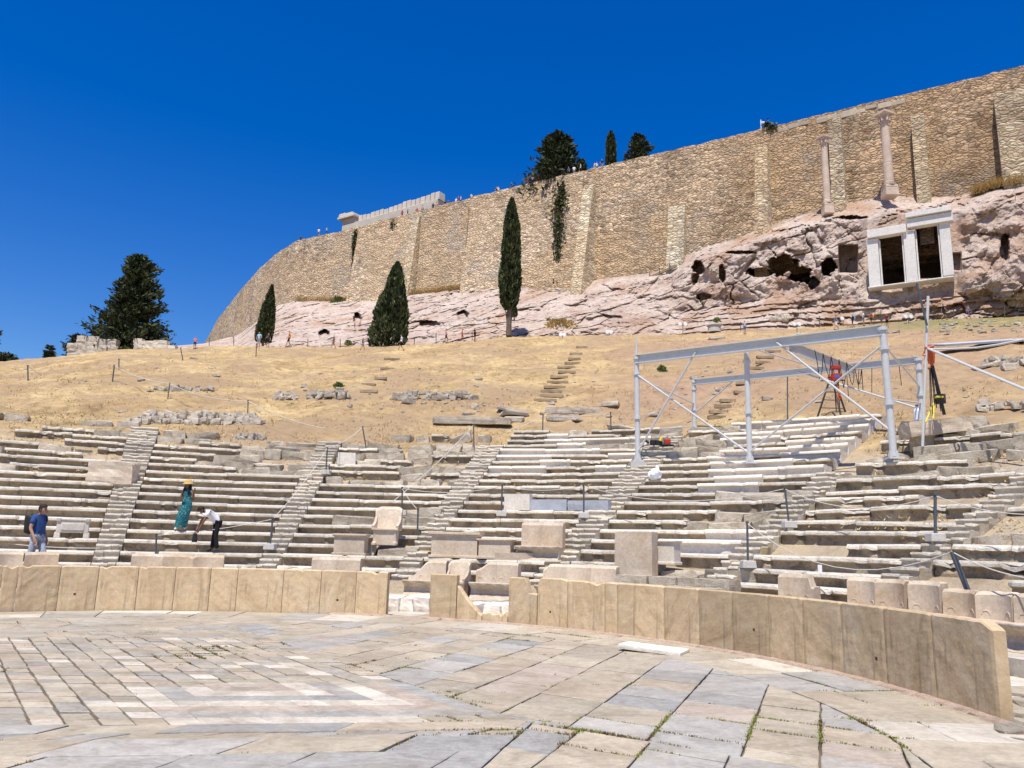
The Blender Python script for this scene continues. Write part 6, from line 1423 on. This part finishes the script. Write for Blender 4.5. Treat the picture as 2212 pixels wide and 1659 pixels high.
def headparts(me_name, J, parent, scale, long=False, mat=HAIR):
    h = Vector(J['head']); c = Vector(J['crown']); n = Vector(J['neck']); back = Vector((0, 1, 0)) if abs((c - n).normalized().z) > .5 else Vector((0, .2, 1))
    fw = (Vector(J['jaw']) - h); ax = (c - n).normalized(); bk = back - ax * back.dot(ax); bk.normalize()
    f = -bk; sx = ax.cross(f).normalized(); hm = MB(); ce = h + bk * .012 + ax * .015; nu, nv_ = 20, 12; keep = {}
    for i in range(nv_ + 1):
        for j in range(nu):
            th_ = math.pi * i / nv_; q = 2 * math.pi * j / nu; d = ax * math.cos(th_) + (f * math.cos(q) + sx * math.sin(q)) * math.sin(th_); k_ = 1 + .05 * nz(math.cos(q) * 4, math.sin(q) * 4, th_ * 4)
            hm.v.append(tuple((ce + ax * d.dot(ax) * .108 * k_ + f * d.dot(f) * .112 * k_ + sx * d.dot(sx) * .098 * k_) * scale)); keep[i * nu + j] = d
    for i in range(nv_):
        for j in range(nu):
            a4 = (i * nu + j, i * nu + (j + 1) % nu, (i + 1) * nu + (j + 1) % nu, (i + 1) * nu + j); d = keep[a4[0]] + keep[a4[2]]
            if (d.dot(f) < .5 or d.dot(ax) > .95) and d.dot(ax) > -1.25: hm.f.append(a4); hm.m.append(0)
    if long:
        for s in (-1, 1): hm.tube([tuple((h + bk * .04 + ax * .05 + sx * s * .06) * scale), tuple((h + bk * .05 - ax * .10 + sx * s * .085) * scale), tuple((h - bk * .03 - ax * .24 + sx * s * .105) * scale), tuple((h - bk * .08 - ax * .36 + sx * s * .10) * scale)], [.05 * scale, .062 * scale, .05 * scale, .018 * scale], 8)
        hm.tube([tuple((h + bk * .08 + ax * .02) * scale), tuple((h + bk * .10 - ax * .14) * scale), tuple((h + bk * .12 - ax * .32) * scale)], [.07 * scale, .10 * scale, .04 * scale], 8)
    o = hm.build('hair', mat, parent, smooth=True)
    # face: nose, eyes
    fm = MB(); q = (h - ax * .035 + f * .075) * scale; fm.add([q + (-sx * .014 - ax * .02) * scale, q + (sx * .014 - ax * .02) * scale, q + ax * .045 * scale, q + (f * .035 - ax * .014) * scale], [(0, 1, 3), (1, 2, 3), (2, 0, 3)])
    for s in (-1, 1): fm.box(tuple((h + sx * s * .088 - ax * .02) * scale), (.02, .03, .05)); fm.box(tuple((h + sx * s * .032 + f * .083 + ax * .002) * scale), (.02, .012, .01), mi=1)
    fm.box(tuple((h - ax * .072 + f * .066) * scale), (.04, .012, .008), mi=2)
    fm.build('face', [SKD, HAIR, M['lips']], parent)
    return o
def person(J, loc, rz, label, mats, sleeve, leg, scale=1.0, fingers=True, fat=1.0):
    me = bodymesh(J, scale, fingers, fat); paint(me, J, scale, mats, std(sleeve, leg, J)); o = bpy.data.objects.new('person', me); COL.objects.link(o); o.location = loc; o.rotation_euler.z = rz; props(o, label, 'person'); return o
TOR = ['pelvis', 'spine', 'chest', 'neck', 'shL', 'shR']; TED = [('pelvis', 'spine'), ('spine', 'chest'), ('chest', 'neck'), ('chest', 'shL'), ('chest', 'shR')]
SLV = TED + [('shL', 'slL'), ('shR', 'slR')]
def withsleeve(J, t=.62): J['slL'] = tuple(Vector(J['shL']).lerp(Vector(J['elL']), t)); J['slR'] = tuple(Vector(J['shR']).lerp(Vector(J['elR']), t)); return J
def jonly(J): return {k: v for k, v in J.items() if k not in ('slL', 'slR', 'cuL', 'cuR')}
SHK = ['chest', 'spine', 'pelvis', 'neck', 'shL', 'shR', 'slL', 'slR']
def shirt(J, mat, parent, scale=1.0): garment('shirt', J, SHK, SLV, .018, mat, parent, scale, {'neck': .062, 'slL': .072, 'slR': .072, 'pelvis': .155, 'spine': .15, 'chest': .165})
def legsgar(name, J, mat, parent, t, scale=1.0, wide=.02):
    for s in 'LR': J['cu' + s] = tuple(Vector(J['kn' + s]).lerp(Vector(J['an' + s]), t))
    garment(name, J, ['pelvis', 'hiL', 'hiR', 'knL', 'knR', 'cuL', 'cuR'], [('pelvis', 'hiL'), ('pelvis', 'hiR'), ('hiL', 'knL'), ('hiR', 'knR'), ('knL', 'cuL'), ('knR', 'cuR')], wide, mat, parent, scale, {'cuL': .06 + wide, 'cuR': .06 + wide, 'pelvis': .112, 'hiL': .098, 'hiR': .098})
# --- man in blue, walking right, looking down
J = withsleeve(pose(jaw=(0, -.07, 1.53), head=(0, -.06, 1.605), crown=(0, -.035, 1.69), elL=(.23, .05, 1.13), wrL=(.23, -.06, .90), paL=(.22, -.09, .82), elR=(-.23, .04, 1.13), wrR=(-.23, -.10, .90), paR=(-.22, -.13, .82), knL=(.09, -.14, .52), anL=(.09, -.10, .09), toL=(.09, -.26, .05), knR=(-.09, .05, .5), anR=(-.09, .24, .11), toR=(-.09, .1, .04)))
p = azrho(72, 1228, 14.86); p = Vector((p.x, p.y, .60)); sc = 1.09
BL = cloth('blue_tshirt', (.03, .075, .22)); PLD = cloth('plaid_shorts', (.36, .40, .46), .45)
man = person(jonly(J), p, R(80), 'man in blue T-shirt and plaid shorts with black backpack, walking behind the left thrones', [SK, HAIR, BL, PLD, SHOE], .6, .4, sc)
shirt(J, BL, man, sc); legsgar('shorts', J, PLD, man, .15, sc, .03); headparts('hair', J, man, sc)
m = MB(); m.add(*boulder_mesh(.32, .2, .44, 4, .03, 2.2, .6)); m.v = [(x * sc, (y + .20) * sc, (z + 1.04) * sc) for x, y, z in m.v]; m.tube([(.1, .12, 1.44 * sc), (.12, -.02, 1.47 * sc), (.12, -.14, 1.34 * sc), (.12, .1, 1.08 * sc)], .018, 5); m.build('backpack', M['cable'], man, smooth=True)
# --- woman in teal dress and straw hat, stepping down
J = pose(pelvis=(.02, 0, .95), jaw=(0, -.05, 1.535), head=(0, -.04, 1.61), crown=(0, -.01, 1.69), shL=(.155, .01, 1.395), shR=(-.155, .01, 1.395), elR=(-.24, -.02, 1.14), wrR=(-.08, -.21, 1.16), paR=(-.01, -.24, 1.2), elL=(.27, .0, 1.15), wrL=(.36, -.14, 1.30), paL=(.39, -.16, 1.37), knR=(-.12, -.16, .52), anR=(-.17, -.12, .10), toR=(-.20, -.25, .03), knL=(.06, -.02, .52), anL=(.04, .10, .13), toL=(.03, -.04, .06))
h_ = rowhit(395, 1142); k = round(h_[1]); p = azrho(397, 1142, rl(k) + .12); p = Vector((p.x, p.y, zl(k) + .0)); sc = .90
TEAL = None
mt, nt_, b_ = newmat('teal_patterned_cloth'); v_ = coords(nt_); n_ = noi(nt_, v_, 22, 4, .7); nt_.links.new(ramp(nt_, n_, [(.42, (.008, .085, .105)), (.56, (.015, .145, .165)), (.63, (.20, .36, .36))]), b_.inputs['Base Color']); b_.inputs['Roughness'].default_value = .8; TEAL = mt
wo = person(jonly(J), p, R(-14), 'woman in a long teal patterned dress and yellow straw hat stepping down the rows', [SKD, HAIR, TEAL, TEAL, WSHOE], .18, .4, sc)
headparts('hair', J, wo, sc, True)
d_ = MB(); n = 22; lev = [(1.38, .135, .10, 0, 0), (1.27, .155, .125, 0, 0), (1.12, .135, .115, .01, 0), (.98, .175, .145, .02, 0), (.8, .205, .17, .02, -.02), (.55, .215, .19, -.03, -.06), (.3, .215, .19, -.07, -.06), (.10, .20, .18, -.10, -.06)]
for z, rx, ry, ox, oy in lev:
    for i in range(n):
        a = 6.283 * i / n; f = 1 + (.07 * math.sin(a * 5 + z * 3) * ss(1.0, .3, z) if z < 1 else 0) ; d_.v.append(((ox + math.cos(a) * rx * f) * sc, (oy + .01 + math.sin(a) * ry * f) * sc, z * sc))
for l in range(len(lev) - 1):
    for i in range(n): d_.f.append((l * n + i, (l + 1) * n + i, (l + 1) * n + (i + 1) % n, l * n + (i + 1) % n)); d_.m.append(0)
d_.build('dress', TEAL, wo, smooth=True)
for s in 'LR': garment('sleeve', dict(J, a=tuple(Vector(J['chest']).lerp(Vector(J['sh' + s]), .8)), b=tuple(Vector(J['sh' + s]).lerp(Vector(J['el' + s]), .35))), ['a', 'b'], [('a', 'b')], 0, TEAL, wo, sc, {'a': .08, 'b': .065})
ha = MB(); ha.lathe([(.185, -.03), (.18, -.012), (.118, .012), (.115, .07), (.08, .11), (.01, .12)], n=20); M['straw_hat'] = plain('yellow_straw', (.50, .36, .14), .9, 0, .2, 40)
hb_ = ha.build('straw_hat', M['straw_hat'], wo, tuple(Vector((0, -.0, 1.655)) * sc), smooth=True); hb_.rotation_euler.x = .12
ph_ = MB(); ph_.box((.02, -.27, 1.235), (.07, .012, .14), rz=.2); ph_.v = [tuple(Vector(q) * sc) for q in ph_.v]; fo = ph_.build('phone', M['cable'], None, p, bevel=.004); fo.rotation_euler.z = R(-14); props(fo, "dark phone held in the teal dressed woman's hand", 'phone')
# --- bending man in white
J = withsleeve(pose(pelvis=(0, .06, .92), spine=(0, -.05, 1.06), chest=(0, -.19, 1.20), neck=(0, -.33, 1.27), jaw=(0, -.42, 1.24), head=(0, -.455, 1.28), crown=(0, -.50, 1.345), shL=(.18, -.26, 1.24), shR=(-.18, -.26, 1.24), elL=(.21, -.36, .98), wrL=(.18, -.46, .75), paL=(.16, -.49, .68), elR=(-.21, -.38, .98), wrR=(-.18, -.49, .75), paR=(-.16, -.52, .68), hiL=(.09, .07, .88), hiR=(-.09, .05, .88), knL=(.11, .02, .49), knR=(-.11, -.0, .49), anL=(.13, .10, .09), anR=(-.13, -.02, .09), toL=(.14, -.05, .04), toR=(-.14, -.17, .04)))
h_ = rowhit(452, 1191); k = round(h_[1]); p = azrho(460, 1191, rl(k) + .16); p = Vector((p.x, p.y, zl(k) + .0)); sc = .97
WT_ = cloth('white_shirt', (.78, .78, .80), .03); BLK = cloth('black_trousers', (.012, .012, .014))
bm_ = person(jonly(J), p, R(-62), 'man in white shirt and black trousers bending down over the rows', [SKD, HAIR, WT_, BLK, SHOE], .6, 1.0, sc, True, 1.2)
shirt(J, WT_, bm_, sc); legsgar('trousers', J, BLK, bm_, .92, sc, .012); headparts('hair', J, bm_, sc)
m = MB(); q = Matrix.Rotation(R(-62), 3, 'Z') @ (Vector((-.14, -.55, .36)) * sc); m.box((0, 0, .13), (.14, .10, .26), taper=.7); m.tube([(-.03, 0, .24), (0, 0, .40), (.03, 0, .24)], .012, 5); props(m.build('hand_bag', M['cable'], None, p + q + Vector((0, 0, -.06)), bevel=.02), "small black bag held by the bending man", 'bag')
# --- walkers along the path
WA = pose(knL=(.09, -.17, .53), anL=(.09, -.22, .10), toL=(.09, -.37, .09), knR=(-.09, .03, .5), anR=(-.09, .30, .16), toR=(-.09, .2, .04), elL=(.22, .12, 1.15), wrL=(.22, .10, .92), paL=(.22, .10, .84), elR=(-.22, -.06, 1.14), wrR=(-.22, -.22, .96), paR=(-.22, -.28, .90))
WB = pose(anL=(.11, .03, .08), elR=(-.25, .0, 1.15), wrR=(-.1, -.2, 1.2), paR=(-.03, -.22, 1.28), knR=(-.1, -.07, .5))
WC = pose(elL=(.27, .03, 1.14), wrL=(.2, -.12, .98), paL=(.12, -.15, .97), elR=(-.27, .03, 1.14))
MESH = [(bodymesh(q, 1.0, False), q) for q in (WA, WB, WC)]
MATS = {}
def cm(c):
    if c not in MATS: MATS[c] = cloth('cloth', c)
    return MATS[c]
for i, (me, q) in enumerate(MESH): paint(me, q, 1.0, [SK, HAIR, WT_, BLK, SHOE], std(.6, .35, q))
def walker(x, yf, hpx, pi, rz, label, top, bottom, hat=None, pack=None, Y=None, group=None):
    p = at(x, yf, Y) if Y else onsurf(x, yf, 45)
    if not Y: p.z = H(p.x, p.y) - .02
    o = bpy.data.objects.new('person', MESH[pi][0]); COL.objects.link(o); s = hpx * p.y / F / 1.75; o.scale = (s, s, s); o.location = p; o.rotation_euler.z = R(rz); props(o, label, 'person', group)
    for si, c in ((2, top), (3, bottom)):
        o.material_slots[si].link = 'OBJECT'; o.material_slots[si].material = cm(c)
    if hat: o.material_slots[1].link = 'OBJECT'; o.material_slots[1].material = cm(hat)
    if pack:
        m = MB(); m.add(*boulder_mesh(.3, .2, .42, 3, .02, 3, .6)); m.v = [(a, b + .2, c + 1.05) for a, b, c in m.v]; m.build('backpack', cm(pack), o, smooth=True)
    return o
BK = (.015, .015, .018); WH = (.75, .75, .75); SKc = (.42, .24, .16)
walker(420, 755, 30, 1, 20, 'woman in pink top and dark shorts at the left end of the path', (.62, .22, .20), BK)
walker(558, 751, 37, 2, 0, 'man in light blue shirt and shorts below the small cypress', (.30, .52, .66), (.28, .30, .34)); walker(578, 751, 34, 1, 10, 'woman in dark clothes beside the man in light blue shirt', (.03, .03, .04), BK)
walker(623, 750, 39, 0, -70, 'man in orange shirt and black shorts looking down on the path', (.70, .28, .02), BK); walker(720, 752, 30, 0, -80, 'walker in black top in front of the small cave', BK, (.30, .12, .10))
walker(783, 757, 30, 0, 90, 'walker in dark clothes just left of the broad cypress', (.04, .04, .05), (.2, .2, .22)); walker(866, 757, 37, 0, -80, 'walker in white shirt with dark backpack right of the broad cypress', WH, BK, None, (.03, .04, .06))
walker(963, 742, 35, 0, 85, 'woman in pale pink top and black shorts on the middle path', (.66, .36, .36), BK); walker(998, 738, 31, 0, 85, 'tanned walker in red shorts on the middle path', (.42, .20, .12), (.40, .07, .04)); walker(1025, 738, 33, 1, 60, 'walker all in black at the middle of the path', BK, BK)
walker(1609, 722, 33, 2, 20, 'worker with orange hat and blue trousers above the slope steps', (.40, .38, .42), (.04, .14, .34), (.80, .22, .04)); walker(1807, 714, 37, 0, 80, 'walker in blue shirt and white trousers above the gantry', (.08, .22, .42), (.74, .73, .72)); walker(1843, 708, 32, 0, -85, 'walker in black top with blue bag above the gantry', BK, BK, None, (.10, .32, .55)); walker(1866, 704, 35, 2, 80, 'man in white shirt above the gantry', WH, (.25, .24, .22)); walker(1883, 702, 31, 0, -85, 'walker with yellow backpack above the gantry', (.40, .07, .04), BK, None, (.65, .45, .05)); walker(1917, 708, 34, 2, -60, 'man in dark red shirt beside the gantry top corner', (.16, .02, .03), BK)
walker(2040, 692, 40, 0, 80, 'walker in black top and shorts right of the mast', BK, BK); walker(2093, 690, 34, 0, 80, 'walker in mauve top and blue shorts near the right edge', (.36, .24, .34), (.06, .10, .24))
TOPS = [(.7, .7, .7), (.02, .02, .03), (.5, .04, .05), (.65, .65, .62), (.05, .08, .25), (.6, .3, .3), (.02, .02, .02)]
wt = [(688, 503), (705, 500), (648, 517), (868, 464), (880, 462), (900, 458), (912, 455), (935, 449), (942, 446), (961, 444), (968, 441), (985, 437), (990, 436), (995, 434), (1018, 428), (1072, 416), (1076, 414), (1105, 405), (1140, 396), (1150, 392), (1165, 390), (1176, 388), (1190, 383), (1200, 379), (1215, 377), (1228, 373), (1240, 370), (1254, 367), (1284, 364), (1289, 362), (1300, 358)]
for i, (x, y) in enumerate(wt):
    Y = wallY(x) + 1.4; p = at(x, y, Y); walker(x, y + 9 + (i % 3), 1.66 * F / Y, i % 3, rnd.uniform(-180, 180), 'tiny visitor looking over the top of the fortress wall', TOPS[(i * 3 + i // 4) % 7], BK if i % 2 else (.2, .2, .25), None, None, Y, 'visitors along the top of the fortress wall')
